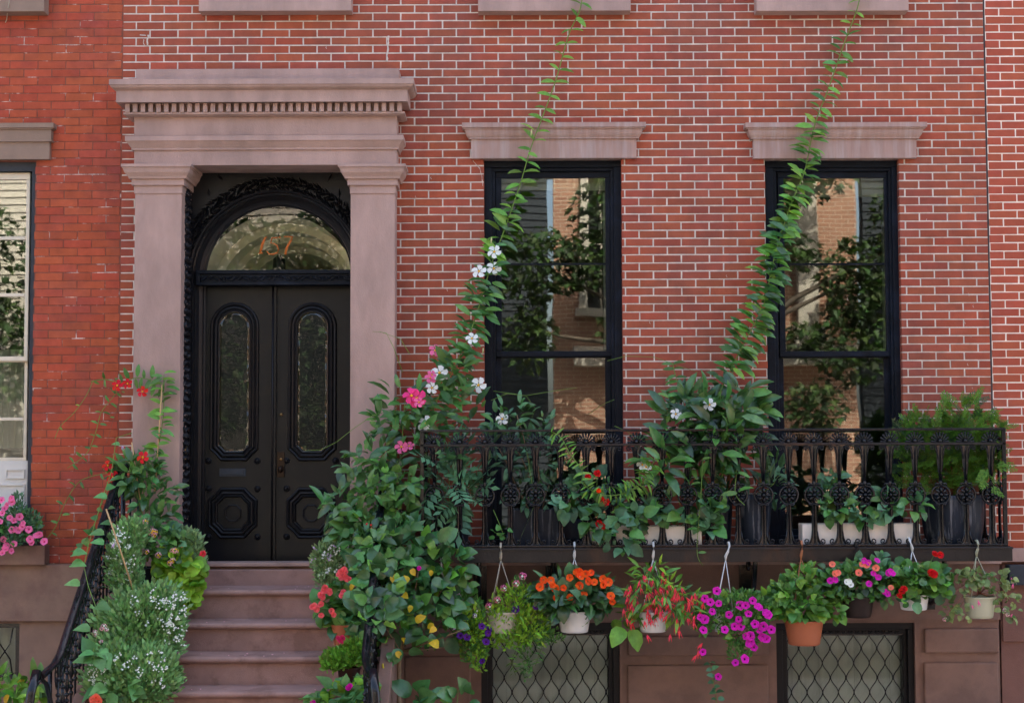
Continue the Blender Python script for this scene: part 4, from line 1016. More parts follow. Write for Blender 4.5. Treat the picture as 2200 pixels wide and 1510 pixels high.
def flower_mesh(kind, m1, m2='p_yellow'):
    mb = MB(); mb.sm = False
    def petals(n, l, w_, z0, z1, rot=0, twist=0, notch=0):
        for i in range(n):
            a_ = 2*pi*i/n + rot; u = Vector((cos(a_), sin(a_), 0)); v = Vector((-sin(a_), cos(a_), 0)); zz = Vector((0, 0, 1))
            p = [u*.06, u*l*.45 + v*w_*.42 + zz*z0, u*l*.85 + v*w_*(.5+twist) + zz*z1, u*l*(1-notch) + v*w_*twist + zz*z1, u*l*.85 - v*w_*(.5-twist) + zz*z1, u*l*.45 - v*w_*.42 + zz*(z0-.03)]
            mb.add(p, [(0, 1, 2, 3), (0, 3, 4, 5)])
    if kind == 'mandevilla': petals(5, .5, .36, .06, .0, twist=.18); mb.cur = 1; mb.lathe([(.09, .02), (.05, .06), (.01, .07)], n=6)
    elif kind == 'impatiens': petals(5, .5, .50, .03, .10, notch=.12); mb.cur = 1; mb.lathe([(.05, .02), (.01, .05)], n=5)
    elif kind == 'petunia':
        n = 10; vs = []; 
        for rr, z, wob in ((.04, -.25, 0), (.12, -.05, 0), (.34, .05, 0), (.5, .05, .035)):
            for j in range(n): vs.append(((rr + (wob if j % 2 == 0 else -wob))*cos(2*pi*j/n), (rr + (wob if j % 2 == 0 else -wob))*sin(2*pi*j/n), z + (.02 if j % 2 else 0)))
        mb.cur = 1; mb.add(vs[:2*n], [(j, (j+1) % n, n+(j+1) % n, n+j) for j in range(n)])
        mb.cur = 0; mb.add(vs[n:], [(i*n+j, i*n+(j+1) % n, (i+1)*n+(j+1) % n, (i+1)*n+j) for i in range(2) for j in range(n)])
    elif kind == 'cluster':          # ball of small florets: geranium, lantana, verbena
        r = random.Random(5)
        for i in range(13):
            th = 2.4*i; ph = .15 + 1.25*sqrt(i/13); c = Vector((sin(ph)*cos(th), sin(ph)*sin(th), cos(ph)*.75))*.36
            nrm = c.normalized(); a_ = nrm.orthogonal().normalized(); b_ = nrm.cross(a_); s = .15; mb.cur = 1 if i in (0, 5) else 0
            vs = [c + nrm*.02] + [c + (a_*cos(q) + b_*sin(q))*s*(1 if k % 2 else .62) + nrm*.03 for k, q in enumerate([2*pi*k/10 for k in range(10)])]
            mb.add(vs, [(0, 1+k, 1+(k+1) % 10) for k in range(10)])
    elif kind == 'bell':             # hanging begonia: four narrow petals pointing down +y
        for i in range(5):
            a_ = 2*pi*i/5; u = Vector((cos(a_), 0, sin(a_)))
            v = Vector((-sin(a_), 0, cos(a_)))
            mb.add([Vector((0, 0, 0)), u*.12 + v*.09 + Vector((0, .35, 0)), u*.30 + Vector((0, 1.0, 0)), u*.12 - v*.09 + Vector((0, .35, 0))], [(0, 1, 2, 3)])
        mb.cur = 1; mb.tube([(0, .1, 0), (0, .5, 0)], .03, 4)
    elif kind == 'ballflower':
        for lay in range(3): petals(7-lay, .46-.12*lay, .3, .05+.12*lay, .02+.2*lay, rot=lay*.5)
        mb.cur = 1; mb.ball((0, 0, .2), .09, 6, 4)
    elif kind == 'rose':
        petals(5, .5, .5, .1, .12); petals(4, .34, .4, .2, .26, rot=.5); petals(3, .2, .3, .3, .3, rot=.2)
        mb.cur = 1; mb.ball((0, 0, .22), .06, 5, 3)
    return mb.mesh("flower", M[m1], M[m2])
FM = {}
def FLOWER(kind, m1, m2='p_yellow'):
    k = (kind, m1, m2)
    if k not in FM: FM[k] = flower_mesh(*k)
    return FM[k]

def frame_mat(p, direction, normal, s):
    y = Vector(direction).normalized(); z = Vector(normal); z = (z - y*z.dot(y))
    if z.length < 1e-4: z = y.orthogonal()
    z.normalize(); x = y.cross(z)
    m = Matrix(((x.x*s, y.x*s, z.x*s, p[0]), (x.y*s, y.y*s, z.y*s, p[1]), (x.z*s, y.z*s, z.z*s, p[2]), (0, 0, 0, 1)))
    return m
def rv(r, a=1.0): return Vector((r.uniform(-a, a), r.uniform(-a, a), r.uniform(-a, a)))
PX = MPP
NLEAF = [0]
def add_leaf(parent, me, p, dr, nr, s, name="leaf"):
    NLEAF[0] += 1
    return put(name, me, parent, mat4=frame_mat(p, dr, nr, s))

def samp(r, cl):
    """cl = (px, py, rx, ry, d, dr): a clump, seen in the photograph at px,py, standing d from the wall"""
    while True:
        v = rv(r)
        L_ = v.length
        if L_ <= 1: break
    if r.random() < .55 and L_ > 0: v = v/L_*r.uniform(.7, 1.0)
    px, py, rx, ry, d, dr = cl
    dd = d + v.y*-dr
    c = W(px, py, d); p = Vector((c.x + v.x*rx*PX, -dd, c.z - v.z*ry*PX*-1))
    if p.y > -.035: p.y = -.035 - r.random()*.02
    return p, c
def foliage(parent, r, clumps, n, leaves, up=.5, out=1.0, face=.55, droop=0, size_var=.42, as_stuff=None, avoid=None):
    """leaves: list of (kind, mat, length in photo px, weight)"""
    wts = [c[2]*c[3] for c in clumps]; lw = [l[3] for l in leaves]
    sb = {} 
    for i in range(n):
        cl = r.choices(clumps, wts)[0]; p, c = samp(r, cl)
        kd, mk, ln, _ = r.choices(leaves, lw)[0]
        o = (p - c); o.y *= .8
        if o.length > 1e-6: o = o.normalized()
        dr = o*out*.8 + Vector((0, -.3, up*.6 - .15 - droop)) + rv(r, .8)
        nr = Vector((0, -face-.15, 1.0 - face*.5)) + rv(r, .5)
        s = ln*PX*r.uniform(1-size_var, 1+size_var)
        if as_stuff is None: add_leaf(parent, LEAF(kd, mk), p, dr, nr, s, "leaf_spray" if kd == 'spray' else "leaf")
        else:
            key = mk; sb.setdefault(key, MB()); m4 = frame_mat(p, dr, nr, s); me = LEAF(kd, mk)
            sb[key].sm = True
            sb[key].add([m4 @ v.co for v in me.vertices], [tuple(f.vertices) for f in me.polygons])
    for k, b in sb.items(): b.build(as_stuff, M[k], parent, kind='stuff')
def flowers_at(parent, r, pts, kind, m1, size, m2='p_yellow', d=None, face=None, jit=.35, name="flower"):
    me = FLOWER(kind, m1, m2)
    for q in pts:
        px, py = q[0], q[1]; dd = q[2] if len(q) > 2 else d
        p = W(px, py, dd); f = Vector(face if face else (0, -1, .35)) + rv(r, jit)
        if kind == 'bell': m4 = frame_mat(p, Vector((0, -.15, -1)) + rv(r, .55), (0, -1, 0), size*PX*r.uniform(.8, 1.2))
        else:
            z = f.normalized(); y = (Vector((0, 0, 1)) + rv(r, .8)); y = (y - z*y.dot(z)).normalized(); m4 = frame_mat(p, y, z, size*PX*r.uniform(.85, 1.15))
        put(name, me, parent, mat4=m4); NLEAF[0] += 1
def scatter_px(r, cx, cy, rx, ry, n):
    out = []
    while len(out) < n:
        a, b = r.uniform(-1, 1), r.uniform(-1, 1)
        if a*a + b*b <= 1: out.append((cx + a*rx, cy + b*ry))
    return out
def fine_stuff(parent, r, clumps, n, mk, ln, name="foliage", up=.9, w_=.22, out=.7):
    """tiny leaves nobody could count"""
    mb = MB(); wts = [c[2]*c[3] for c in clumps]
    for i in range(n):
        cl = r.choices(clumps, wts)[0]; p, c = samp(r, cl)
        o = p - c; o = o.normalized() if o.length > 1e-6 else o
        u = (o*out + Vector((0, -.25, up)) + rv(r, .75)).normalized(); v = u.cross(Vector((0, -1, .5)) + rv(r, .6)).normalized()
        s = ln*PX*r.uniform(.6, 1.3)
        mb.add([p, p + u*s*.5 + v*s*w_, p + u*s, p + u*s*.5 - v*s*w_], [(0, 1, 2, 3)])
    return mb.build(name, M[mk], parent, kind='stuff')
def floret_stuff(parent, r, pts, m1, rad, n=7, name="florets", spread=1.0):
    """clusters of tiny four-petalled florets; pts = (px,py,d)"""
    mb = MB()
    for px, py, d in pts:
        c0 = W(px, py, d)
        for k in range(n):
            c = c0 + Vector((r.gauss(0, .5), r.gauss(0, .5), r.gauss(0, .5)))*rad*PX*spread
            nrm = (Vector((0, -1, .5)) + rv(r, .7)).normalized(); a_ = nrm.orthogonal().normalized(); b_ = nrm.cross(a_); s = rad*PX*.42*r.uniform(.7, 1.3)
            mb.add([c + (a_*cos(q) + b_*sin(q))*s*(1 if j % 2 else .55) for j, q in enumerate([2*pi*j/8 for j in range(8)])], [tuple(range(8))])
    return mb.build(name, M[m1], parent, kind='stuff')
def stems(parent, r, base, tips, m='stem_green', rad=.004, name="stem", bow=.15, stuff=False):
    mb = MB(); b = Vector(base)
    for t in tips:
        t = Vector(t); mid = (b + t)/2 + rv(r, .03) + Vector((0, 0, bow*(t-b).length*.5))
        mb.tube([b, (b*.6 + mid*.4), mid, (mid*.5 + t*.5) + Vector((0, 0, .02)), t], rad, 5, r2=rad*.5)
    return mb.build(name, M[m], parent)
def vine(parent, r, path, mstem, spec, rad=.0035, step=None, side=True):
    """path: (px,py,d) top to bottom; spec(t)->(n_leaves, kind, mat, length px, spread px)"""
    pts = [W(*q) for q in path]; fine = []
    for i in range(len(pts)-1):
        for k in range(6):
            t = k/6; p0 = pts[max(i-1, 0)]; p1 = pts[i]; p2 = pts[i+1]; p3 = pts[min(i+2, len(pts)-1)]
            fine.append(.5*((2*p1) + (p2-p0)*t + (2*p0-5*p1+4*p2-p3)*t*t + (3*p1-p0-3*p2+p3)*t**3))
    fine.append(pts[-1])
    mb = MB(); mb.tube(fine, rad, 5); mb.build("stem", M[mstem], parent)
    L_ = [0]
    for a, b in zip(fine[:-1], fine[1:]): L_.append(L_[-1] + (b-a).length)
    s = 0; tot = L_[-1]; flip = 0
    while s < tot:
        t = s/tot; gap, n, kd, mk, ln, spread = spec(t)
        i = next(j for j in range(len(L_)-1) if L_[j+1] >= s); f = (s-L_[i])/max(1e-6, L_[i+1]-L_[i]); p = fine[i].lerp(fine[i+1], f)
        tan = (fine[i+1]-fine[i]).normalized(); sd_ = tan.cross(Vector((0, -1, 0))).normalized()
        for k in range(n):
            sg = 1 if (k + flip) % 2 else -1
            q = p + rv(r, 1)*spread*PX
            if q.y > -.04: q.y = -.04
            dr = sd_*sg*(1.0 + r.random()*.4) + Vector((0, -.5*r.random(), r.uniform(-.45, .5))) + rv(r, .3)
            nr = Vector((r.uniform(-.3, .3), -.9, .8)) + rv(r, .45)
            add_leaf(parent, LEAF(kd, mk if not isinstance(mk, tuple) else r.choice(mk)), q, dr, nr, ln*PX*r.uniform(.75, 1.25))
        flip += 1; s += gap*PX
    return fine
def soil_disc(mb_parent, x, y, z, rad):
    mb = MB(); mb.lathe([(rad*.98, 0), (rad*.5, .008), (.001, .01)], (x, y, z), 14, caps=False); mb.build("soil", M['soil'], mb_parent)
def pot_px(parent, px, ytop, ybot, wtop, wbot, d, m, rim=.012, name="pot", n=22, ribs=0, bulge=0):
    """a round pot whose silhouette matches the photo"""
    x = X(px, d, (ytop+ybot)/2); z0 = Z(ybot, d, px); z1 = Z(ytop, d, px); s = (12-d)/FPX; r0, r1 = wbot/2*s, wtop/2*s; h = z1-z0
    prof = [(r0*.92, 0), (r0, .004)]
    for k in range(1, 7):
        t = k/7; prof.append((r0 + (r1-r0)*t + bulge*sin(pi*t)*s, h*t))
    prof += [(r1*.985, h-rim)]
    mb = MB(); c_ = (x, -d, z0); mb.lathe(prof, c_, n, caps=False); mb.lathe([(r1*.985, h-rim), (r1*1.045, h-rim)], c_, n, caps=False); mb.lathe([(r1*1.045, h-rim), (r1*1.05, h-.001)], c_, n, caps=False)
    mb.lathe([(r1*1.05, h-.001), (r1*.95, h)], c_, n, caps=False); mb.lathe([(r1*.95, h), (r1*.93, h-.035), (.001, h-.035)], c_, n, caps=False); o = mb.build(name, m if isinstance(m, bpy.types.Material) else M[m], parent)
    soil_disc(parent, x, -d, z0+h-.03, r1*.93)
    return o, Vector((x, -d, z0)), z1, r1
def hanger(parent, hookpx, hooky, joiny, pot_c, pot_z, pot_r, m, d, lean=0):
    """hook over the balcony's bottom rail and three strands down to the pot rim"""
    h = W(hookpx, hooky, BD+.03); j = W(hookpx + lean, joiny, d); mb = MB()
    mb.tube([(h.x + .004, -BD + .02, h.z - .012), (h.x, -BD + .0, h.z+.014), (h.x, -BD-.045, h.z + .018), (h.x, -BD-.075, h.z - .005), (h.x*.6 + j.x*.4, -BD-.078, h.z*.6 + j.z*.4), (j.x, j.y, j.z+.03), (j.x, j.y, j.z)], [.006, .007, .008, .008, .009, .011, .005], 7)
    for a_ in (-.35, 2.2, 3.9):
        mb.tube([(j.x, j.y, j.z + .01), (pot_c.x + pot_r*cos(a_), pot_c.y + pot_r*sin(a_)*1.0, pot_z)], .003, 5)
    mb.build("hanger", M[m], parent)
# ================================================================ PLANTS IN PLACE
ZD = zdeck      # balcony deck
def planter(parent, px0, px1, ytop, d, m, taper=.86, bulge=0, square=False, name="planter"):
    x0, x1 = X(px0, d, ytop), X(px1, d, ytop); z1 = Z(ytop, d, (px0+px1)/2); xc = (x0+x1)/2; r1 = (x1-x0)/2
    mb = MB(); h = z1-ZD
    prof = [(r1*taper*(1 + bulge*sin(pi*t)) + r1*(1-taper)*t, h*t) for t in [k/8 for k in range(9)]]
    prof[0] = (prof[0][0], .002); prof += [(r1*.96, h), (r1*.93, h-.01), (r1*.92, h-.05), (.001, h-.05)]
    mb.lathe(prof, (xc, -d, ZD), 4 if square else 24, caps=False)
    if square: mb.sm = False; mb.smooth = [False]*len(mb.f)
    o = mb.build(name, M[m], parent)
    if square:
        pass
    soil_disc(parent, xc, -d, z1-.045, r1*.9)
    return xc, z1
def boxplanter(parent, px0, px1, y0, y1, df, depth, m, name="planter", th=.012):
    a = PR(px0, px1, y0, y1, df); mb = MB(); zb = a[2] if a[2] > ZD else ZD+.001
    mb.box(a[0], a[1], -df, -df+th, zb, a[3]); mb.box(a[0], a[1], -df+depth-th, -df+depth, zb, a[3]); mb.box(a[0], a[0]+th, -df+th, -df+depth-th, zb, a[3]); mb.box(a[1]-th, a[1], -df+th, -df+depth-th, zb, a[3]); mb.box(a[0]+th, a[1]-th, -df+th, -df+depth-th, zb, zb+.02)
    mb.build(name, M[m], parent, bevel=.004)
    mb = MB(); mb.box(a[0]+th, a[1]-th, -df+th, -df+depth-th, a[3]-.05, a[3]-.03); mb.build("soil", M['soil'], parent)
    return a

# ---------------- first climbing vine (white flowers)
r = random.Random(21)
t = thing("climbing_vine", "tall climbing vine with white trumpet flowers between the doorway and the left tall window", "climbing plant", W(975, 1165, .4))
xc, z1 = planter(t, 906, 1014, 1096, .33, 'dark_pot', .82)
path1 = [(1253, -50, .17), (1247, 18, .165), (1222, 75, .10), (1195, 170, .11), (1168, 245, .13), (1140, 320, .14), (1118, 395, .15), (1085, 490, .16), (1055, 570, .18), (1035, 640, .2), (1008, 720, .22), (975, 790, .25), (935, 870, .28), (915, 950, .3), (930, 1090, .33)]
def s1(t_):
    if t_ < .27: return (30, 2, 'oval', 'leaf_bright', 27, 2)
    if t_ < .42: return (24, 2, 'oval', 'leaf_bright', 32, 4)
    if t_ < .56: return (11, 2, 'oval', ('leaf_gloss', 'leaf_bright', 'leaf_bright'), 34, 8)
    if t_ < .85: return (8, 3, 'oval', ('leaf_gloss', 'leaf_mid', 'leaf_gloss'), 33, 18)
    return (20, 2, 'oval', 'leaf_gloss', 34, 14)
vine(t, r, path1, 'stem_green', s1, rad=.0045)
foliage(t, r, [(940, 880, 70, 55, .36, .14), (900, 925, 60, 35, .42, .12), (1010, 890, 60, 35, .4, .14), (975, 800, 35, 50, .3, .1), (870, 870, 40, 40, .4, .1)], 120, [('oval', 'leaf_gloss', 36, 3), ('oval', 'leaf_mid', 34, 2), ('oval', 'leaf_dark', 36, 1)])
flowers_at(t, r, [(1062, 541, .25), (1029, 583, .26), (1061, 577, .24), (1014, 727, .32), (944, 801, .38), (928, 833, .42), (914, 910, .5), (1028, 827, .4), (1079, 900, .45)], 'mandevilla', 'p_white', 32, jit=.3)
mb = MB()
for q in [(1055, 523), (1141, 292), (933, 970), (1010, 742), (1037, 760)]:
    p = W(q[0], q[1], .24); mb.tube([p, p + Vector((.003, -.01, .025)), p + Vector((.004, -.012, .045))], [.003, .007, .002], 5)
mb.build("buds", mat("cream_bud", (.6, .6, .3), .5), t, kind='stuff')
# ---------------- pink one beside it
r = random.Random(22)
t = thing("climbing_vine", "leafy vine with hot pink flowers on a brown wood trellis right of the doorway", "climbing plant", W(850, 1165, .45))
mb = MB()
mb.tube([W(842, 1170, .36), W(838, 1000, .36), W(830, 950, .36), W(855, 860, .34)], .012, 6); mb.tube([W(812, 1010, .37), W(832, 945, .37), W(850, 890, .37), W(875, 950, .35)], .010, 6); mb.tube([W(832, 938, .36), W(862, 975, .36)], .009, 6)
mb.build("trellis", M['trellis'], t)
foliage(t, r, [(870, 860, 45, 40, .42, .1), (850, 900, 55, 30, .46, .1), (820, 930, 40, 25, .5, .1), (765, 1000, 35, 40, .62, .12), (790, 1050, 50, 50, .6, .15), (730, 1090, 40, 40, .66, .12), (845, 1000, 45, 45, .5, .15), (800, 990, 60, 40, .55, .12)], 150, [('oval', 'leaf_gloss', 38, 3), ('oval', 'leaf_mid', 34, 2), ('oval', 'leaf_dark', 38, 1)])
flowers_at(t, r, [(884, 850, .52), (895, 855, .52)], 'mandevilla', 'p_hotpink', 38, jit=.3)
flowers_at(t, r, [(900, 864, .54), (862, 960, .56), (879, 958, .56), (935, 753, .36), (925, 812, .4), (928, 805, .4)], 'mandevilla', 'p_pink', 25, jit=.4)
for pth in ([(840, 880, .5), (800, 893, .55), (760, 920, .6), (722, 950, .66), (690, 966, .68), (655, 968, .7)], [(865, 800, .4), (845, 745, .42), (830, 715, .42), (800, 712, .42)], [(880, 760, .4), (860, 728, .38), (815, 712, .36)], [(910, 960, .5), (880, 1000, .55), (900, 1040, .56)], [(840, 1010, .6), (830, 1030, .62), (862, 1060, .62), (880, 1088, .62)]):
    mb = MB(); mb.tube([W(*q) for q in pth], .0028, 5, r2=.0014); mb.build("tendril", M['stem_green'], t)
stems(t, r, W(842, 1160, .4), [W(px, py, .5) for px, py in ((870, 860), (850, 900), (790, 1040), (730, 1090), (765, 1000), (850, 990))], rad=.005)

# ---------------- dark pinnate plant behind the rail
r = random.Random(23)
t = thing("potted_shrub", "dark blue-green shrub with toothed compound leaves behind the left end of the balcony railing", "potted plant", W(960, 1165, .5))
foliage(t, r, [(960, 1035, 48, 45, .48, .1), (925, 1075, 30, 25, .5, .08), (1000, 1060, 28, 30, .5, .08), (965, 1000, 25, 20, .47, .07)], 46, [('pinnate', 'leaf_blue', 60, 1)], up=.3, droop=.15)
stems(t, r, W(960, 1165, .45), [W(px, py, .48) for px, py in ((960, 1000), (930, 1060), (995, 1050), (965, 1040))], rad=.005)
# ---------------- plants behind rail, by the left tall window
r = random.Random(24)
t = thing("potted_shrub", "glossy small-leaved shrub in a square streaked slate planter under the left tall window", "potted plant", W(1155, 1165, .3))
a = boxplanter(t, 1098, 1212, 1094, 1173, .40, .26, 'streak_pot')
foliage(t, r, [(1100, 980, 38, 48, .34, .12), (1155, 990, 45, 60, .3, .12), (1180, 1060, 30, 30, .36, .1), (1120, 1060, 35, 35, .34, .1), (1060, 960, 30, 35, .36, .1)], 170, [('oval', 'leaf_dark', 24, 2), ('oval', 'leaf_blue', 22, 2)])
foliage(t, r, [(1110, 885, 45, 22, .34, .1), (1080, 905, 40, 25, .36, .1), (1165, 905, 25, 14, .32, .06), (1150, 940, 28, 15, .32, .06)], 60, [('oval', 'leaf_blue', 24, 2), ('oval', 'leaf_gloss', 24, 1)])
for pth in ([(1055, 860, .35), (1090, 845, .33), (1130, 850, .32), (1150, 878, .32), (1140, 905, .32), (1165, 935, .32)], [(1060, 840, .3), (1130, 790+60, .3), (1200, 838, .3), (1240, 833, .3)], [(1130, 960, .5), (1150, 1080, .6), (1110, 1175, .62)], [(1060, 1095, .62), (1075, 1130, .63), (1085, 1158, .63)], [(1305, 775, .12), (1345, 765, .12), (1405, 767, .12), (1470, 790, .12), (1500, 800, .12)], [(1320, 858, .1), (1300, 866, .1), (1265, 890, .1)], [(1320, 915, .3), (1345, 925, .3), (1375, 948, .3)]):
    mb = MB(); mb.tube([W(*q) for q in pth], .0024, 5, r2=.0014); mb.build("tendril", M['stem_green'], t)
foliage(t, r, [(1068, 1150, 14, 14, .62, .04), (1085, 1135, 10, 18, .64, .04)], 7, [('heart', 'leaf_mid', 17, 1)])
stems(t, r, W(1155, 1130, .3), [W(px, py, .34) for px, py in ((1100, 950), (1150, 940), (1180, 1040), (1110, 890), (1070, 960))], m='bark', rad=.006)
# navy box behind
t = thing("storage_box", "small navy box on the balcony floor under the left tall window", "box", W(1236, 1165, .25))
boxplanter(t, 1208, 1256, 1118, 1158, .3, .2, 'blue_box', name="case")

# ---------------- lantana / red flowers
r = random.Random(25)
t = thing("potted_shrub", "bushy green plant with small red and orange ball flowers poking through the balcony railing", "potted plant", W(1290, 1165, .5))
foliage(t, r, [(1240, 1060, 35, 32, .55, .1), (1300, 1110, 50, 42, .62, .1), (1270, 1050, 40, 40, .55, .1), (1330, 1150, 40, 30, .66, .07), (1215, 1085, 22, 18, .62, .05), (1345, 1085, 30, 30, .58, .1)], 160, [('broad', 'leaf_blue', 24, 3), ('broad', 'leaf_mid', 24, 1)], up=.2)
flowers_at(t, r, [(1283, 1017), (1263, 1024), (1293, 1072), (1302, 1078), (1287, 1125), (1296, 1130)], 'ballflower', 'p_red', 17, 'p_red', d=.68)
flowers_at(t, r, [(1286, 1054)], 'ballflower', 'p_orange', 13, 'p_orange', d=.68)
stems(t, r, W(1290, 1160, .5), [W(px, py, .58) for px, py in ((1240, 1060), (1283, 1020), (1300, 1100), (1345, 1090), (1220, 1085))], rad=.004)
# curling shoot with narrow leaves
r = random.Random(26)
vine(t, r, [(1395, 1000, .66), (1370, 1045, .66), (1330, 1062, .68), (1290, 1062, .68), (1255, 1040, .68), (1250, 1010, .66), (1225, 975, .64), (1205, 940, .63), (1180, 925, .6)], 'stem_green', lambda q: (11, 2, 'lance', 'leaf_bright', 20, 4))

# ---------------- white planter with broad leaves (left)
r = random.Random(27)
t = thing("window_box", "white planter with broad green leaves on the balcony between the two tall windows", "planter box", W(1385, 1170, .5), "white planters on the balcony")
boxplanter(t, 1263, 1508, 1130, 1172, .56, .16, 'white_box')
foliage(t, r, [(1375, 1108, 32, 22, .60, .07), (1455, 1088, 38, 30, .56, .08), (1515, 1100, 38, 30, .56, .08), (1405, 1085, 30, 20, .56, .06), (1560, 1100, 20, 16, .6, .05), (1360, 1132, 20, 12, .64, .04), (1520, 1130, 18, 14, .6, .04)], 120, [('broad', 'leaf_mid', 27, 2), ('broad', 'leaf_blue', 27, 2), ('broad', 'leaf_dark', 27, 1)], up=.3)
stems(t, r, W(1455, 1135, .5), [W(px, py, .56) for px, py in ((1375, 1110), (1455, 1070), (1515, 1100), (1560, 1100))], rad=.004)
r = random.Random(28)
t = thing("window_box", "white planter with broad green leaves in front of the right tall window", "planter box", W(1850, 1170, .5), "white planters on the balcony")
boxplanter(t, 1724, 1977, 1125, 1170, .56, .16, 'white_box')
foliage(t, r, [(1800, 1090, 32, 22, .58, .07), (1850, 1103, 34, 17, .60, .06), (1900, 1085, 34, 24, .56, .07), (1955, 1088, 30, 22, .58, .06), (1780, 1060, 28, 22, .5, .07), (1785, 1025, 24, 15, .46, .06)], 170, [('broad', 'leaf_mid', 20, 2), ('broad', 'leaf_blue', 21, 3)], up=.3)
stems(t, r, W(1850, 1135, .5), [W(px, py, .52) for px, py in ((1785, 1010), (1800, 1080), (1900, 1080), (1955, 1085))], rad=.004)

# ---------------- second climbing vine
r = random.Random(31)
t = thing("climbing_vine", "large glossy climbing vine between the two tall windows, trained up past the right one", "climbing plant", W(1590, 1165, .35))
planter(t, 1508, 1575, 1056, .34, 'streak_pot', .80)
path2 = [(1853, -50, .17), (1843, 15, .165), (1815, 90, .10), (1780, 190, .11), (1750, 270, .13), (1728, 370, .14), (1695, 450, .16), (1662, 560, .18), (1642, 650, .2), (1605, 725, .22), (1572, 790, .24), (1545, 850, .28), (1530, 940, .32), (1540, 1050, .34)]
def s2(t_):
    if t_ < .10: return (26, 2, 'oval', 'leaf_bright', 24, 3)
    if t_ < .30: return (17, 2, 'oval', ('leaf_bright', 'leaf_mid'), 30, 4)
    if t_ < .48: return (9, 2, 'oval', ('leaf_mid', 'leaf_bright', 'leaf_bright'), 33, 7)
    if t_ < .78: return (7, 3, 'oval', ('leaf_gloss', 'leaf_mid', 'leaf_bright', 'leaf_gloss'), 35, 13)
    return (18, 3, 'oval', 'leaf_gloss', 38, 25)
vine(t, r, path2, 'stem_green', s2, rad=.0045)
foliage(t, r, [(1480, 890, 60, 50, .45, .16), (1545, 910, 80, 60, .48, .16), (1590, 870, 50, 40, .4, .12), (1520, 970, 75, 42, .52, .14), (1440, 935, 50, 30, .5, .12), (1580, 950, 55, 40, .5, .12), (1425, 990, 45, 30, .6, .08), (1500, 880, 40, 40, .4, .1)], 285, [('oval', 'leaf_gloss', 42, 4), ('oval', 'leaf_mid', 38, 2), ('oval', 'leaf_dark', 42, 2)])
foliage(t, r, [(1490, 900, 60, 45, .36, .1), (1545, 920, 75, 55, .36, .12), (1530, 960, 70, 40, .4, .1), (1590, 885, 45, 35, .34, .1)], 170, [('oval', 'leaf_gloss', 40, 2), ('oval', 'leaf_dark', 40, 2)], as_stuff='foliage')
foliage(t, r, [(1500, 1030, 60, 35, .36, .1), (1600, 1010, 50, 45, .34, .1)], 45, [('oval', 'leaf_dark', 34, 1)], droop=.7)
flowers_at(t, r, [(1452, 889, .58), (1524, 869, .56), (1388, 1003, .66), (1380, 998, .66)], 'mandevilla', 'p_white', 26, jit=.25)
vine(t, r, [(1445, 780, .3), (1452, 810, .3), (1465, 850, .34), (1475, 900, .4)], 'stem_green', lambda q: (14, 2, 'oval', 'leaf_mid', 30, 3))
vine(t, r, [(1420, 970, .55), (1400, 1000, .64), (1388, 1030, .66), (1340, 1062, .67)], 'stem_green', lambda q: (9, 2, 'lance', 'leaf_bright', 27, 6))
vine(t, r, [(1510, 985, .62), (1506, 1060, .64), (1500, 1130, .64), (1498, 1190, .66), (1510, 1215, .66)], 'stem_green', lambda q: (48, 1, 'oval', 'leaf_mid', 20, 3), rad=.0024)
vine(t, r, [(1590, 940, .5), (1583, 1010, .62), (1580, 1060, .63), (1600, 1085, .63)], 'stem_green', lambda q: (40, 2, 'oval', 'leaf_mid', 28, 5), rad=.003)
stems(t, r, W(1540, 1060, .34), [W(px, py, .45) for px, py in ((1480, 890), (1545, 910), (1600, 880), (1440, 940), (1520, 970))], rad=.005)
mb = MB(); mb.tube([W(1560, 1080, .3), W(1568, 1000, .3), W(1560, 900, .28)], .013, 6); mb.tube([W(1530, 985, .31), W(1600, 985, .31)], .012, 6); mb.build("trellis", M['trellis'], t)
# streaked planter next to it, with an oleander
r = random.Random(32)
t = thing("potted_shrub", "narrow-leaved shrub in a tall streaked slate planter left of the right tall window", "potted plant", W(1610, 1165, .35))
planter(t, 1578, 1660, 1062, .42, 'streak_pot', .74)
foliage(t, r, [(1668, 1010, 26, 32, .34, .1), (1660, 1050, 24, 26, .36, .1), (1672, 1090, 10, 16, .4, .05)], 60, [('lance', 'leaf_blue', 32, 1)], up=.9)
stems(t, r, W(1625, 1070, .42), [W(px, py, .36) for px, py in ((1668, 990), (1655, 1010), (1680, 1020))], rad=.004)
# ---------------- conifer
r = random.Random(33)
t = thing("potted_conifer", "feathery green conifer in a large round streaked slate planter at the balcony's right end", "potted tree", W(2045, 1165, .35))
planter(t, 1980, 2112, 1062, .36, 'streak_pot', .86, .06)
cf = [(2070, 905, 40, 42, .36, .15), (2010, 925, 62, 28, .36, .15), (2105, 925, 50, 25, .38, .12), (2040, 975, 95, 45, .34, .16), (1960, 975, 42, 50, .38, .12), (1990, 1020, 60, 30, .34, .14), (2105, 985, 40, 45, .44, .1), (2060, 1010, 60, 30, .34, .14)]
foliage(t, r, cf, 290, [('spray', 'leaf_conifer', 38, 1)], up=.75, out=.9)
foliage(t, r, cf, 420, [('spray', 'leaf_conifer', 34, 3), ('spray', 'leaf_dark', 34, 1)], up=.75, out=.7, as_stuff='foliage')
foliage(t, r, [(2130, 1000, 16, 12, .66, .03), (2125, 1030, 16, 18, .64, .03), (1900, 970, 14, 10, .6, .04)], 9, [('spray', 'leaf_conifer', 34, 1)], up=.3)
stems(t, r, W(2045, 1075, .36), [W(px, py, .36) for px, py in ((2070, 900), (2010, 930), (2105, 930), (1965, 990), (2040, 980), (2100, 990), (1995, 1030), (2060, 1000))], m='stem_red', rad=.008)

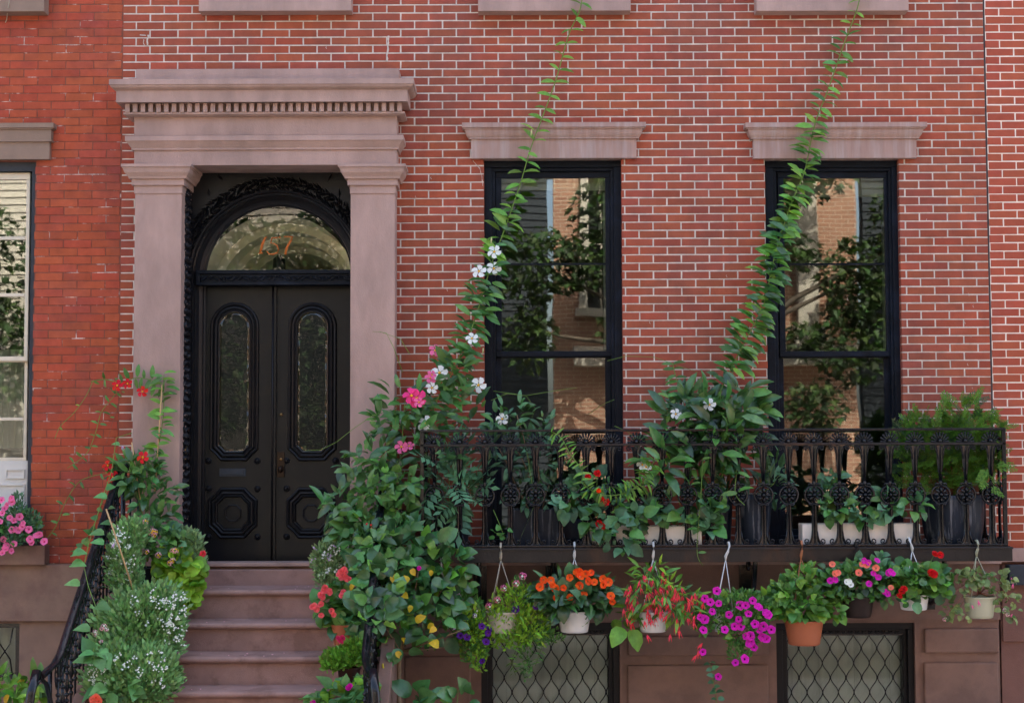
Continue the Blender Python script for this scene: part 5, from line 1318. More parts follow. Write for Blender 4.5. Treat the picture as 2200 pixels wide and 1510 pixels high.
# ---------------- hanging baskets
def basket(px, ytop, ybot, wtop, wbot, pm, label, seed, hooky=1170, joiny=1215, hm='wire', d=.66, lean=0, hook=None):
    r = random.Random(seed); t = thing("hanging_basket", label, "hanging basket", W(px, ybot, d), "hanging baskets under the balcony")
    o, c, z1, rr = pot_px(t, px, ytop, ybot, wtop, wbot, d, pm)
    hanger(t, hook or px, hooky, joiny, c, z1, rr, hm, d, lean)
    return t, r
# 1 verbena in a dusty cream pot
t, r = basket(1079, 1312, 1358, 70, 58, 'cream_pot', "dusty cream hanging pot with trailing lime foliage and pink-white verbena", 41, 1172, 1205, 'wire_beige', hook=1076)
fine_stuff(t, r, [(1110, 1295, 50, 40, .68, .12), (1060, 1330, 35, 25, .72, .1), (1135, 1340, 40, 45, .68, .1), (1100, 1370, 30, 25, .7, .08), (1010, 1380, 25, 35, .7, .08), (1045, 1370, 30, 25, .7, .08)], 1500, 'leaf_lime', 11)
fine_stuff(t, r, [(1115, 1270, 14, 30, .68, .05), (1150, 1290, 22, 30, .68, .06), (1165, 1360, 30, 25, .68, .06), (1190, 1375, 22, 10, .68, .05), (1130, 1400, 12, 60, .68, .05), (1010, 1350, 30, 40, .7, .06)], 800, 'leaf_mid', 10)
foliage(t, r, [(1110, 1310, 45, 35, .72, .08), (1140, 1350, 35, 35, .72, .07), (1075, 1345, 20, 20, .76, .05)], 110, [('lance', 'leaf_lime', 17, 2), ('lance', 'leaf_bright', 17, 1)], droop=.3)
vine(t, r, [(1120, 1340, .72), (1110, 1390, .72), (1100, 1420, .72), (1108, 1450, .72)], 'stem_green', lambda q: (9, 2, 'lance', 'leaf_bright', 13, 3), rad=.002)
vine(t, r, [(1160, 1340, .72), (1170, 1370, .72), (1160, 1400, .72), (1150, 1430, .72)], 'stem_green', lambda q: (9, 2, 'lance', 'leaf_mid', 13, 3), rad=.002)
flowers_at(t, r, [(1123, 1237), (1082, 1263), (1109, 1253), (1170, 1258), (1050, 1302), (1068, 1288), (1022, 1310)], 'cluster', 'p_pink', 20, 'p_white', d=.76)
flowers_at(t, r, [(1108, 1308), (1035, 1338), (1152, 1303), (1050, 1352)], 'petunia', 'p_purple', 15, 'p_dark', d=.78)
# 2 orange impatiens
t, r = basket(1234, 1311, 1357, 72, 58, 'white_pot', "clean white hanging pot heaped with orange impatiens", 42, 1170, 1202)
foliage(t, r, [(1235, 1285, 82, 32, .70, .16), (1180, 1275, 30, 25, .7, .1), (1295, 1285, 30, 30, .7, .1), (1235, 1260, 60, 25, .68, .14)], 260, [('broad', 'leaf_dark', 26, 2), ('broad', 'leaf_blue', 24, 1), ('lance', 'leaf_gloss', 30, 1)], up=.25)
flowers_at(t, r, [(1168, 1245), (1184, 1246), (1188, 1257), (1224, 1240), (1240, 1230), (1247, 1238), (1258, 1232), (1270, 1230), (1263, 1248), (1277, 1250), (1295, 1243), (1296, 1256), (1307, 1250), (1245, 1257), (1211, 1262), (1193, 1263), (1195, 1283), (1224, 1283), (1254, 1277), (1312, 1280), (1160, 1260), (1316, 1292), (1245, 1228)], 'impatiens', 'p_orange', 17, 'p_orange', d=.84, jit=.5)
# 3 begonia
t, r = basket(1403, 1312, 1356, 66, 54, 'white_pot', "white hanging pot overflowing with drooping coral-red begonia", 43, 1170, 1203)
foliage(t, r, [(1403, 1275, 62, 45, .70, .16), (1400, 1235, 35, 30, .68, .1), (1455, 1300, 45, 35, .72, .12), (1360, 1300, 32, 38, .72, .1), (1480, 1290, 25, 30, .72, .08)], 240, [('lance', 'leaf_bright', 28, 3), ('lance', 'leaf_mid', 28, 2), ('lance', 'leaf_lime', 26, 1)], up=.05, out=.8)
foliage(t, r, [(1345, 1345, 16, 12, .72, .04)], 5, [('broad', 'leaf_bright', 40, 1)], droop=.4)
fl = scatter_px(r, 1405, 1280, 66, 52, 85) + scatter_px(r, 1475, 1300, 42, 34, 26) + scatter_px(r, 1352, 1310, 22, 30, 10) + [(1390, 1325), (1398, 1330), (1405, 1328), (1385, 1332), (1450, 1345), (1458, 1350), (1440, 1360), (1462, 1343), (1390, 1362), (1402, 1215), (1425, 1225), (1500, 1395), (1498, 1405), (1510, 1380)]
flowers_at(t, r, [(a, b, .72 + r.uniform(0, .12)) for a, b in fl], 'bell', 'p_coral', 18, 'p_salmon')
# 4 magenta petunias
t, r = basket(1553, 1310, 1356, 44, 34, 'white_pot', "small white hanging pot with trailing magenta petunias", 44, 1170, 1204, hook=1565, lean=-6)
fine_stuff(t, r, [(1590, 1300, 55, 30, .72, .12), (1600, 1350, 45, 40, .74, .1), (1530, 1320, 30, 30, .72, .08), (1590, 1400, 25, 20, .76, .06), (1510, 1340, 20, 20, .74, .06)], 1500, 'leaf_mid', 11)
foliage(t, r, [(1590, 1300, 50, 28, .74, .1), (1600, 1350, 40, 35, .76, .08), (1530, 1330, 28, 25, .76, .06)], 100, [('broad', 'leaf_mid', 14, 1), ('broad', 'leaf_bright', 14, 1)])
flowers_at(t, r, [(1540, 1269), (1514, 1285), (1526, 1293), (1544, 1296), (1530, 1313), (1505, 1326), (1514, 1330), (1511, 1353), (1566, 1320), (1587, 1330), (1578, 1345), (1557, 1352), (1602, 1300), (1617, 1290), (1632, 1305), (1645, 1316), (1628, 1302), (1650, 1320), (1590, 1300), (1608, 1318), (1622, 1340), (1632, 1352), (1657, 1352), (1640, 1345), (1592, 1346), (1603, 1366), (1612, 1365), (1620, 1390), (1612, 1378), (1609, 1383), (1638, 1368), (1600, 1415), (1580, 1423), (1510, 1400), (1646, 1372)], 'petunia', 'p_magenta', 17, 'p_dark', d=.84, jit=.35)
vine(t, r, [(1525, 1425, .7), (1530, 1455, .7), (1538, 1490, .7), (1540, 1540, .7)], 'stem_green', lambda q: (12, 2, 'broad', 'leaf_blue', 14, 3), rad=.0022)
flowers_at(t, r, [(1543, 1453)], 'petunia', 'p_magenta', 16, 'p_dark', d=.74)
# 5 terracotta
t, r = basket(1727, 1330, 1384, 84, 66, 'terracotta', "terracotta hanging pot full of plain fresh green foliage", 45, 1167, 1202, 'wire_terra', hook=1721)
foliage(t, r, [(1725, 1285, 70, 45, .70, .16), (1670, 1290, 35, 35, .72, .1), (1780, 1295, 35, 35, .72, .1), (1725, 1245, 30, 30, .68, .1), (1720, 1310, 60, 22, .76, .08)], 300, [('broad', 'leaf_bright', 18, 2), ('broad', 'leaf_mid', 18, 3)], up=.3)
foliage(t, r, [(1725, 1285, 66, 42, .68, .14), (1700, 1300, 60, 30, .7, .12)], 200, [('broad', 'leaf_bright', 16, 1), ('broad', 'leaf_mid', 17, 2)], as_stuff='foliage')
# 6 dark brown pot of mixed impatiens
t, r = basket(1842, 1280, 1325, 72, 56, 'brown_pot', "dark brown hanging pot of mixed pink, salmon and white impatiens", 46, 1170, 1200, 'wire_dark', hook=1838)
foliage(t, r, [(1840, 1250, 75, 38, .70, .15), (1790, 1245, 35, 30, .7, .1), (1890, 1230, 40, 38, .7, .1), (1830, 1225, 40, 20, .68, .08), (1900, 1275, 30, 20, .74, .07)], 300, [('broad', 'leaf_mid', 16, 3), ('broad', 'leaf_blue', 16, 2), ('broad', 'leaf_gloss', 14, 1)], up=.25)
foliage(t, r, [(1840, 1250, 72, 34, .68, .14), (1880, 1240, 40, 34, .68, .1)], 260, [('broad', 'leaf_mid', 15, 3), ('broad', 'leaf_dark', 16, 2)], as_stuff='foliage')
flowers_at(t, r, [(1856, 1204), (1866, 1208), (1884, 1204), (1876, 1232), (1913, 1228), (1908, 1230), (1794, 1245), (1867, 1254), (1906, 1275), (1900, 1270), (1784, 1247), (1918, 1232), (1887, 1240)], 'impatiens', 'p_magenta', 15, 'p_pink', d=.85)
flowers_at(t, r, [(1788, 1212), (1862, 1213), (1882, 1220), (1800, 1230), (1794, 1232), (1845, 1230), (1914, 1262), (1852, 1212)], 'impatiens', 'p_salmon', 15, 'p_salmon', d=.85)
flowers_at(t, r, [(1820, 1250), (1828, 1256), (1824, 1248)], 'impatiens', 'p_white', 14, 'p_white', d=.86)
# 7 red geraniums
t, r = basket(1963, 1275, 1309, 64, 54, 'white_pot', "white hanging pot of red geraniums beside the brown pot of impatiens", 47, 1160, 1186, hook=1952, lean=8)
foliage(t, r, [(1965, 1245, 52, 28, .70, .14), (2010, 1250, 28, 28, .7, .1), (1940, 1235, 28, 20, .7, .08), (1955, 1290, 14, 14, .8, .04)], 280, [('round', 'leaf_mid', 16, 3), ('round', 'leaf_bright', 14, 1), ('round', 'leaf_blue', 16, 1)], up=.2)
flowers_at(t, r, [(2008, 1190), (2020, 1192), (2000, 1230), (2006, 1233), (1938, 1270), (1932, 1280), (1942, 1265)], 'rose', 'p_red', 16, 'p_red', d=.85)
stems(t, r, W(1995, 1240, .75), [W(2012, 1193, .84), W(2003, 1232, .84)], rad=.003)
flowers_at(t, r, [(1976, 1216)], 'cluster', 'leaf_fuchsia', 12, 'leaf_fuchsia', d=.8)
# 8 fuchsia in a pale green pot
t, r = basket(2105, 1280, 1326, 66, 54, 'celadon_pot', "pale green hanging pot with a straggling thin fuchsia, rightmost basket", 48, 1166, 1196, 'wire_green', hook=2098)
mb = MB(); tips = [(2060, 1240), (2045, 1330), (2025, 1290), (2160, 1240), (2180, 1300), (2165, 1320), (2075, 1225), (2130, 1225), (2030, 1325), (2175, 1335), (2070, 1335), (2150, 1270), (2045, 1270)]
for q in tips:
    a_ = W(2105, 1275, .66); b_ = W(q[0], q[1], .66 + r.uniform(-.1, .15)); m_ = a_.lerp(b_, .5) + Vector((0, 0, .06)); mb.tube([a_, m_, b_], .0026, 5, r2=.0014)
mb.build("stem", M['stem_red'], t)
foliage(t, r, [(2060, 1250, 40, 25, .7, .1), (2040, 1300, 16, 28, .7, .08), (2150, 1250, 32, 22, .7, .1), (2165, 1300, 26, 28, .72, .1), (2100, 1240, 30, 20, .7, .08), (2072, 1320, 12, 16, .76, .04)], 190, [('broad', 'leaf_fuchsia', 13, 3), ('round', 'leaf_fuchsia', 12, 2), ('broad', 'leaf_mid', 12, 1)], up=0)
flowers_at(t, r, [(2087, 1298, .8), (2101, 1288, .8), (2172, 1240, .75), (2177, 1252, .75), (2175, 1318, .75)], 'bell', 'p_pink', 12, 'p_pink')
flowers_at(t, r, [(2030, 1330, .75), (2158, 1310, .78), (2165, 1320, .78)], 'cluster', 'p_palepink', 11, 'leaf_fuchsia')
# 0 basket hidden in the shrub
t, r = basket(978, 1312, 1345, 60, 48, 'cream_pot', "hanging basket of fine foliage and purple petunias half hidden by the hibiscus", 49, 1160, 1192, 'wire_beige', hook=946, lean=0)
fine_stuff(t, r, [(985, 1290, 45, 30, .70, .12), (960, 1310, 35, 25, .74, .08), (1000, 1350, 30, 35, .72, .08), (1020, 1400, 26, 30, .74, .06), (1025, 1330, 15, 40, .74, .06)], 1800, 'leaf_mid', 10)
fine_stuff(t, r, [(1015, 1340, 22, 40, .78, .05), (1030, 1420, 14, 22, .76, .04)], 400, 'leaf_lime', 10)
flowers_at(t, r, [(988, 1365), (1003, 1368), (1035, 1345), (1048, 1360), (1044, 1378), (1036, 1420)], 'petunia', 'p_purple', 15, 'p_dark', d=.84)
flowers_at(t, r, [(970, 1270), (983, 1272), (912, 1268), (1020, 1322), (974, 1348), (940, 1306)], 'cluster', 'p_lilac', 14, 'p_white', d=.84)

# ---------------- hibiscus tree right of the steps
r = random.Random(51)
t = thing("hibiscus_tree", "tall green hibiscus with a tan trunk and a few yellowed leaves, right of the steps", "small tree", (W(858, 1400, 1.0).x, -1.0, 0))
mb = MB(); hb_ = W(858, 1400, 1.0)
mb.tube([(hb_.x-.01, -1.0, 0), (hb_.x, -1.0, .6), W(857, 1430, 1.0), W(862, 1380, 1.0), W(862, 1330, 1.0), W(858, 1250, .95)], [.02, .018, .016, .013, .011, .008], 8)
for q in [(940, 1375), (900, 1380), (820, 1380), (960, 1390), (790, 1290), (930, 1290), (850, 1150), (980, 1220), (780, 1330), (900, 1220), (1000, 1350)]:
    a_ = W(861, 1400, 1.0); b_ = W(q[0], q[1], .95 + r.uniform(-.15, .2)); mb.tube([a_, a_.lerp(b_, .5) + rv(r, .02), b_], .0065, 5, r2=.003)
mb.build("trunk", M['bark'], t)
hc = [(850, 1240, 75, 70, .95, .2), (800, 1270, 60, 55, 1.0, .18), (900, 1290, 70, 60, 1.0, .2), (830, 1330, 75, 45, 1.0, .2), (930, 1330, 60, 55, 1.0, .18), (870, 1160, 55, 40, .9, .15), (820, 1180, 45, 50, .9, .15), (960, 1210, 45, 30, .9, .12), (960, 1270, 55, 40, .95, .15), (840, 1375, 60, 26, 1.1, .15), (790, 1320, 38, 40, 1.6, .2), (800, 1240, 45, 45, 1.4, .2), (820, 1270, 40, 40, 1.5, .2)]
foliage(t, r, hc, 300, [('broad', 'leaf_hib', 29, 4), ('broad', 'leaf_mid', 25, 2), ('broad', 'leaf_dark', 30, 2), ('broad', 'leaf_blue', 28, 1), ('broad', 'leaf_bright', 22, 2)], up=.25, face=.75)
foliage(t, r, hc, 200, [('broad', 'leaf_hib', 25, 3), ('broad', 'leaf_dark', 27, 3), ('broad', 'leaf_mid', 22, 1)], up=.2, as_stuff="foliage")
foliage(t, r, [(930, 1165, 18, 16, .9, .05), (975, 1195, 22, 10, .9, .05), (950, 1240, 40, 20, .92, .08)], 26, [('broad', 'leaf_hib', 34, 1), ('broad', 'leaf_bright', 30, .4)], up=.5)
ycl = [(884, 1222), (877, 1238), (762, 1258), (852, 1232), (864, 1279), (884, 1300), (818, 1313), (893, 1335), (932, 1340), (937, 1348), (866, 1378), (943, 1384), (850, 1400), (845, 1236), (925, 1224), (795, 1275)]
for q in ycl:
    c = W(q[0], q[1], 1.26); add_leaf(t, LEAF('broad', 'leaf_yellow'), c, rv(r) + Vector((0, -.2, -.6)), Vector((0, -1, .5)) + rv(r, .3), r.uniform(11, 23)*PX)
flowers_at(t, r, [(900, 1220, 1.1)], 'rose', 'p_magenta', 9, 'p_magenta')
# vines and heart leaves in front of the right railing
r = random.Random(52)
t = thing("ivy_shrub", "mass of heart-leaved green climber on the right stair railing beside the door", "shrub", W(800, 1260, .6))
foliage(t, r, [(800, 1090, 55, 50, .72, .15), (830, 1040, 40, 40, .7, .12), (770, 1130, 50, 30, .74, .12), (790, 1170, 60, 40, .78, .15), (845, 1110, 35, 45, .72, .12), (868, 1180, 30, 35, .78, .1), (745, 1155, 26, 22, .74, .08), (870, 1030, 30, 40, .64, .08), (815, 1180, 40, 45, 1.15, .15), (828, 1100, 25, 30, .85, .1), (812, 1215, 60, 45, .95, .12)], 290, [('heart', 'leaf_heart', 19, 2), ('heart', 'leaf_mid', 21, 3), ('oval', 'leaf_gloss', 32, 3), ('heart', 'leaf_bright', 16, 1), ('oval', 'leaf_dark', 30, 1)], up=.1, face=.8)
foliage(t, r, [(800, 1090, 55, 50, .62, .15), (790, 1170, 60, 40, .66, .15), (850, 1110, 45, 45, .6, .12), (870, 1060, 30, 40, .6, .08), (815, 1225, 60, 45, .7, .12)], 110, [('heart', 'leaf_mid', 20, 3), ('oval', 'leaf_dark', 30, 2)], up=.1, as_stuff="foliage")
foliage(t, r, [(705, 1095, 20, 25, .8, .05), (725, 1070, 20, 20, .78, .05)], 10, [('oval', 'leaf_gloss', 36, 1)], up=.3)
stems(t, r, W(800, 1250, .7), [W(px, py, .74) for px, py in ((800, 1060), (830, 1010), (750, 1140), (860, 1090), (880, 1160), (705, 1100), (745, 1180))], rad=.004)
floret_stuff(t, r, [(790+r.uniform(-14, 20), 1140+r.uniform(-16, 12), .9) for _ in range(5)], 'p_red', 6, 2)
# pink begonia pots on the steps' right side
r = random.Random(53)
t = thing("potted_flowers", "terracotta pot with coral pink begonias on the right of the steps", "potted plant", W(735, 1390, 1.05))
pot_px(t, 738, 1340, 1384, 52, 40, 1.05, 'terracotta')
foliage(t, r, [(735, 1290, 45, 40, 1.02, .12), (715, 1310, 30, 30, 1.05, .1), (760, 1320, 40, 30, 1.0, .1)], 110, [('broad', 'leaf_mid', 26, 2), ('broad', 'leaf_hib', 26, 1)], up=.1)
flowers_at(t, r, scatter_px(r, 745, 1236, 18, 14, 12) + scatter_px(r, 696, 1272, 14, 13, 10) + scatter_px(r, 682, 1302, 14, 8, 5) + [(712, 1312), (717, 1320), (738, 1272), (735, 1279), (690, 1322), (698, 1262)], 'rose', 'p_rose', 12, 'p_salmon', d=1.2)
flowers_at(t, r, scatter_px(r, 731, 1374, 10, 8, 7) + scatter_px(r, 722, 1400, 9, 5, 4), 'rose', 'p_hotpink', 10, 'p_hotpink', d=1.2)
r = random.Random(54)
t = thing("potted_flowers", "mound of white alyssum and purple florets at the door's lower right corner", "potted plant", W(725, 1250, .42))
pot_px(t, 738, 1222, 1256, 60, 46, .42, 'dark_pot')
fine_stuff(t, r, [(715, 1210, 45, 40, .55, .14), (745, 1180, 38, 35, .52, .12), (720, 1240, 42, 30, .58, .12), (700, 1200, 26, 34, .6, .08)], 2600, 'leaf_grey', 11)
floret_stuff(t, r, [(a, b, .7 + r.uniform(-.06, .06)) for a, b in scatter_px(r, 722, 1215, 40, 48, 26) + scatter_px(r, 755, 1165, 25, 25, 10)], 'p_white', 6, 5)
floret_stuff(t, r, [(a, b, .72) for a, b in [(672, 1205), (678, 1180), (703, 1193), (716, 1178), (842, 1160), (838, 1154), (703, 1190)]], 'p_lilac', 6, 3)
r = random.Random(55)
t = thing("potted_flowers", "dark maroon pot of feathery green foliage low on the right of the steps", "potted plant", W(745, 1475, 1.4))
pot_px(t, 750, 1432, 1482, 50, 38, 1.35, 'maroon_pot')
fine_stuff(t, r, [(740, 1415, 40, 18, 1.36, .12), (765, 1400, 25, 22, 1.36, .1), (715, 1425, 22, 14, 1.4, .08)], 1500, 'leaf_bright', 12)
r = random.Random(56)
t = thing("potted_flowers", "spreading pale green heart-leaved plant at the lowest visible right steps", "potted plant", W(740, 1560, 1.6))
pot_px(t, 740, 1530, 1580, 60, 46, 1.6, 'dark_pot')
foliage(t, r, [(740, 1500, 60, 26, 1.62, .15), (690, 1508, 35, 14, 1.66, .1), (770, 1480, 35, 25, 1.6, .1)], 130, [('heart', 'leaf_heart', 22, 3), ('heart', 'leaf_lime', 20, 1)], up=.3, face=.4)
flowers_at(t, r, [(752, 1473), (748, 1477), (672, 1508)], 'rose', 'p_magenta', 10, 'p_magenta', d=1.75)
r = random.Random(57)
t = thing("young_hibiscus", "young large-leaved plant at the bottom edge, below the hibiscus branches", "plant", (W(950, 1560, 1.3).x, -1.3, 0))
foliage(t, r, [(900, 1500, 22, 14, 1.3, .08), (985, 1500, 28, 18, 1.3, .08), (935, 1515, 16, 10, 1.3, .06)], 20, [('broad', 'leaf_hib', 34, 3), ('broad', 'leaf_bright', 32, 1)], up=.5, face=.7)
stems(t, r, (W(945, 1560, 1.3).x, -1.3, 0), [W(px, py, 1.3) for px, py in ((900, 1490), (985, 1480), (930, 1500))], rad=.005)
# yellow cord hanging in the shrub
mb = MB(); mb.tube([W(822, 1425, 1.3), W(826, 1450, 1.3), W(834, 1490, 1.3), W(836, 1540, 1.3), (W(836, 1540, 1.3).x, -1.3, .02)], .006, 6); o = mb.build("garden_cord", M['hose']); tag(o, "thin yellow cord hanging below the hibiscus beside the right railing", "cord")

# ---------------- plants on the left of the steps
def stepz(d): 
    for k, z in enumerate(zs):
        if d < .50 + .28*k: return z
    return 0
r = random.Random(61)
t = thing("climbing_vine", "red-flowered vine on bamboo stakes at the top of the left stair railing", "climbing plant", (X(318, .42, 1100), -.42, zs[0]))
mb = MB(); mb.tube([W(348, 826, .30), W(342, 930, .32), W(332, 1060, .36)], .0055, 6); mb.build("stake", M['bamboo'], t)
mb = MB(); mb.tube([W(283, 950, .38), W(296, 1040, .40), W(309, 1120, .42)], .005, 6); mb.build("stake", M['bamboo'], t)
o, c, z1, rr = pot_px(t, 316, 1218, 1278, 72, 58, .42, 'dark_pot')
vine(t, r, [(352, 805, .28), (352, 850, .28), (350, 900, .30), (342, 950, .32), (330, 1000, .34)], 'stem_green', lambda q: (9, 2, 'oval', ('leaf_bright', 'leaf_mid'), 26, 5))
vine(t, r, [(352, 830, .28), (320, 815, .27), (290, 812, .27), (262, 822, .25), (225, 815, .22), (195, 820, .2)], 'stem_green', lambda q: (16 if q < .55 else 40, 2, 'oval', 'leaf_mid', 24 if q < .55 else 15, 4))
vine(t, r, [(200, 818, .2), (185, 850, .2), (160, 885, .2), (130, 915, .2), (118, 942, .2)], 'stem_green', lambda q: (60, 1, 'oval', 'leaf_bright', 12, 2), rad=.0025)
vine(t, r, [(262, 822, .25), (245, 850, .22), (218, 885, .2), (205, 930, .2), (185, 975, .2), (145, 1005, .18)], 'stem_green', lambda q: (26, 2, 'oval', 'leaf_mid', 15, 3), rad=.0025)
vine(t, r, [(262, 840, .25), (250, 880, .22), (235, 930, .2), (228, 952, .2)], 'stem_red', lambda q: (60, 1, 'oval', 'leaf_mid', 12, 2), rad=.002)
vine(t, r, [(300, 1015, .38), (240, 1015, .34), (190, 1025, .3), (165, 1040, .28), (140, 1080, .25), (120, 1130, .22), (98, 1160, .2)], 'stem_green', lambda q: (22, 1, 'oval', 'leaf_mid', 17, 3), rad=.0028)
vine(t, r, [(232, 1050, .6), (215, 1090, .7), (200, 1130, .6), (175, 1172, .4), (150, 1185, .3)], 'stem_green', lambda q: (26, 1, 'heart', 'leaf_mid', 14, 3), rad=.0025)
foliage(t, r, [(300, 1010, 50, 35, .38, .12), (325, 1050, 45, 45, .4, .12), (345, 1090, 35, 45, .44, .1), (285, 1020, 45, 30, .4, .1), (318, 1120, 38, 30, .46, .1)], 200, [('oval', 'leaf_gloss', 30, 3), ('oval', 'leaf_mid', 28, 2), ('oval', 'leaf_dark', 30, 1)])
flowers_at(t, r, [(252, 828, .3), (274, 824, .3), (306, 841, .32), (307, 982, .5), (232, 1000, .45), (243, 1025, .45)], 'mandevilla', 'p_red', 25, jit=.3)
stems(t, r, (c.x, -.42, zs[0]+.2), [W(px, py, .4) for px, py in ((300, 1000), (325, 1040), (345, 1080), (280, 1020))], rad=.005)
r = random.Random(62)
t = thing("potted_flowers", "pale pink and white lantana beside the dark pot at the top of the left steps", "potted plant", (X(350, .55, 1200), -.5, zs[0]))
foliage(t, r, [(320, 1160, 50, 35, .60, .12), (365, 1170, 40, 30, .6, .12), (300, 1185, 30, 22, .66, .08), (345, 1140, 40, 25, .56, .1)], 190, [('broad', 'leaf_mid', 17, 2), ('broad', 'leaf_blue', 17, 1)], up=.2)
flowers_at(t, r, [(302, 1120), (312, 1121), (325, 1144), (331, 1150), (328, 1141), (286, 1150), (295, 1170), (315, 1185), (340, 1192), (258, 1131), (267, 1134), (370, 1182), (377, 1183), (365, 1209), (334, 1143), (270, 1131), (371, 1203)], 'cluster', 'p_palepink', 15, 'p_yellow', d=.78)
stems(t, r, W(350, 1240, .5), [W(px, py, .6) for px, py in ((320, 1150), (365, 1160), (300, 1180))], rad=.004)
r = random.Random(63)
t = thing("potted_flowers", "white pitted pot with lime geranium leaves and silvery foliage on the left of the landing", "potted plant", (X(400, .55, 1240), -.5, zs[0]))
pot_px(t, 412, 1215, 1258, 46, 36, .40, 'stone_pot')
foliage(t, r, [(385, 1225, 42, 32, .62, .1), (400, 1260, 30, 30, .68, .06), (405, 1285, 16, 16, .7, .04), (375, 1205, 30, 18, .6, .07)], 170, [('round', 'leaf_lime', 20, 3), ('round', 'leaf_bright', 20, 1)], up=.1, droop=.2)
fine_stuff(t, r, [(405, 1170, 30, 28, .46, .1), (415, 1200, 22, 35, .48, .1), (385, 1155, 28, 20, .46, .08), (425, 1215, 14, 25, .5, .05)], 1500, 'leaf_grey', 12)
flowers_at(t, r, [(436, 1190, .56)], 'rose', 'p_coral', 14, 'p_orange'); flowers_at(t, r, [(394, 1171, .6), (388, 1183, .6)], 'rose', 'p_orange', 10, 'p_yellow')
def alyssum(label, seed, cl, n, fl, loc, mk='leaf_heart', ln=12):
    r = random.Random(seed); t = thing("alyssum_mound", label, "flowering plant", loc)
    fine_stuff(t, r, cl, int(n*.6), 'leaf_fine', ln)
    fine_stuff(t, r, [(c_[0], c_[1], c_[2]*1.22, c_[3]*1.25, c_[4], c_[5]*1.2) for c_ in cl], int(n*.22), 'leaf_fine', ln*1.15, name='sprigs', out=1.2); fine_stuff(t, r, cl, int(n*.4), 'leaf_grey', ln, name="foliage")
    mb = MB(); c = W(cl[0][0], cl[0][1], cl[0][4]); b = Vector(loc)
    for k in range(10):
        q, _ = samp(r, r.choice(cl)); mb.tube([b + Vector((r.uniform(-.05, .05), 0, .0)), b.lerp(q, .5) + rv(r, .03), q], .003, 4, r2=.0015)
    mb.build("stem", M['stem_green'], t)
    floret_stuff(t, r, fl(r), 'p_white', 5.2, 5, spread=1.25)
    return t, r
t, r = alyssum("upright white alyssum behind the leaning bamboo stake", 64, [(265, 1200, 30, 55, .85, .14), (285, 1150, 30, 30, .8, .12), (270, 1245, 28, 35, .9, .12)], 2200, lambda r: [(a, b, .98) for a, b in scatter_px(r, 258, 1195, 30, 60, 34) + scatter_px(r, 270, 1255, 25, 25, 10)], (X(268, .9, 1300), -.9, zs[2]))
t, r = alyssum("broad mound of white alyssum spilling over the middle left steps", 65, [(295, 1340, 75, 52, 1.1, .22), (335, 1310, 50, 45, 1.05, .18), (285, 1390, 80, 40, 1.2, .2), (350, 1360, 35, 40, 1.12, .14)], 8000, lambda r: [(a, b, 1.3) for a, b in [(375+r.uniform(-28, 25), 1330+r.uniform(-60, 55)) for _ in range(34)] + scatter_px(r, 320, 1290, 55, 25, 10) + scatter_px(r, 280, 1360, 60, 50, 8)], (X(295, 1.15, 1400), -1.15, zs[3]), ln=13)
pot_px(t, 300, 1385, 1440, 90, 70, 1.08, 'dark_pot')
t, r = alyssum("lowest mound of white alyssum on the left steps at the bottom of the view", 66, [(285, 1465, 80, 38, 1.5, .2), (250, 1440, 45, 40, 1.48, .16), (325, 1450, 45, 45, 1.45, .16)], 6500, lambda r: [(a, b, 1.68) for a, b in [(200+r.uniform(-8, 30), 1460+r.uniform(-30, 30)) for _ in range(18)] + scatter_px(r, 330, 1440, 40, 50, 14) + scatter_px(r, 260, 1420, 50, 20, 8)], (X(285, 1.5, 1500), -1.5, zs[4]), ln=13)
foliage(t, r, [(265, 1485, 50, 14, 1.7, .06), (205, 1405, 18, 10, 1.7, .05)], 20, [('heart', 'leaf_heart', 26, 1)], up=.1)
flowers_at(t, r, [(201, 1503), (212, 1504), (206, 1498)], 'rose', 'p_salmon', 15, 'p_orange', d=1.78)
flowers_at(t, r, [(219, 1350), (229, 1352), (223, 1345), (206, 1363), (217, 1378), (204, 1358)], 'cluster', 'p_palepink', 13, 'p_white', d=1.55)
# leaning stake
mb = MB(); mb.tube([W(228, 1093, 1.0), W(258, 1180, 1.02), W(292, 1285, 1.04)], .0062, 6, r2=.007); o = mb.build("bamboo_stake", M['bamboo']); tag(o, "bare bamboo stake leaning diagonally against the left stair railing", "stake")
# morning glory with heart leaves up the railing
r = random.Random(67)
t = thing("morning_glory", "twining vine with single pale heart leaves spaced up the left stair railing", "climbing plant", (X(262, .3, 1100), -1.7, .6))
mb = MB(); P67 = [(205, 1440, 1.75), (200, 1400, 1.72), (212, 1350, 1.6), (205, 1300, 1.5), (190, 1260, 1.45), (180, 1215, 1.35), (190, 1170, 1.2), (205, 1120, 1.0), (220, 1070, .8), (240, 1010, .6), (250, 940, .45), (283, 930, .4)]
mb.tube([W(*q) for q in P67], .0028, 5); mb.build("stem", M['stem_green'], t)
for q in [(172, 1191, 1.4, 34), (170, 1213, 1.42, 34), (180, 1255, 1.45, 30), (196, 1303, 1.55, 34), (202, 1352, 1.65, 32), (207, 1418, 1.75, 36), (208, 1146, 1.1, 30), (209, 1167, 1.15, 28), (227, 1125, 1.0, 22), (238, 1068, .85, 28), (242, 1042, .8, 26), (290, 1015, .5, 22), (300, 1045, .5, 24), (301, 1085, .55, 22), (312, 1110, .6, 20), (280, 1282, 1.1, 30), (228, 1092, .9, 16), (248, 955, .45, 18), (165, 1192, 1.3, 14)]:
    add_leaf(t, LEAF('heart', 'leaf_heart'), W(q[0] - q[3]*.4*(1 if r.random() < .5 else -1), q[1], q[2]), Vector((r.choice((-1, 1)), -.35, r.uniform(-.1, .2))), Vector((0, -.65, 1)), q[3]*PX*.85)
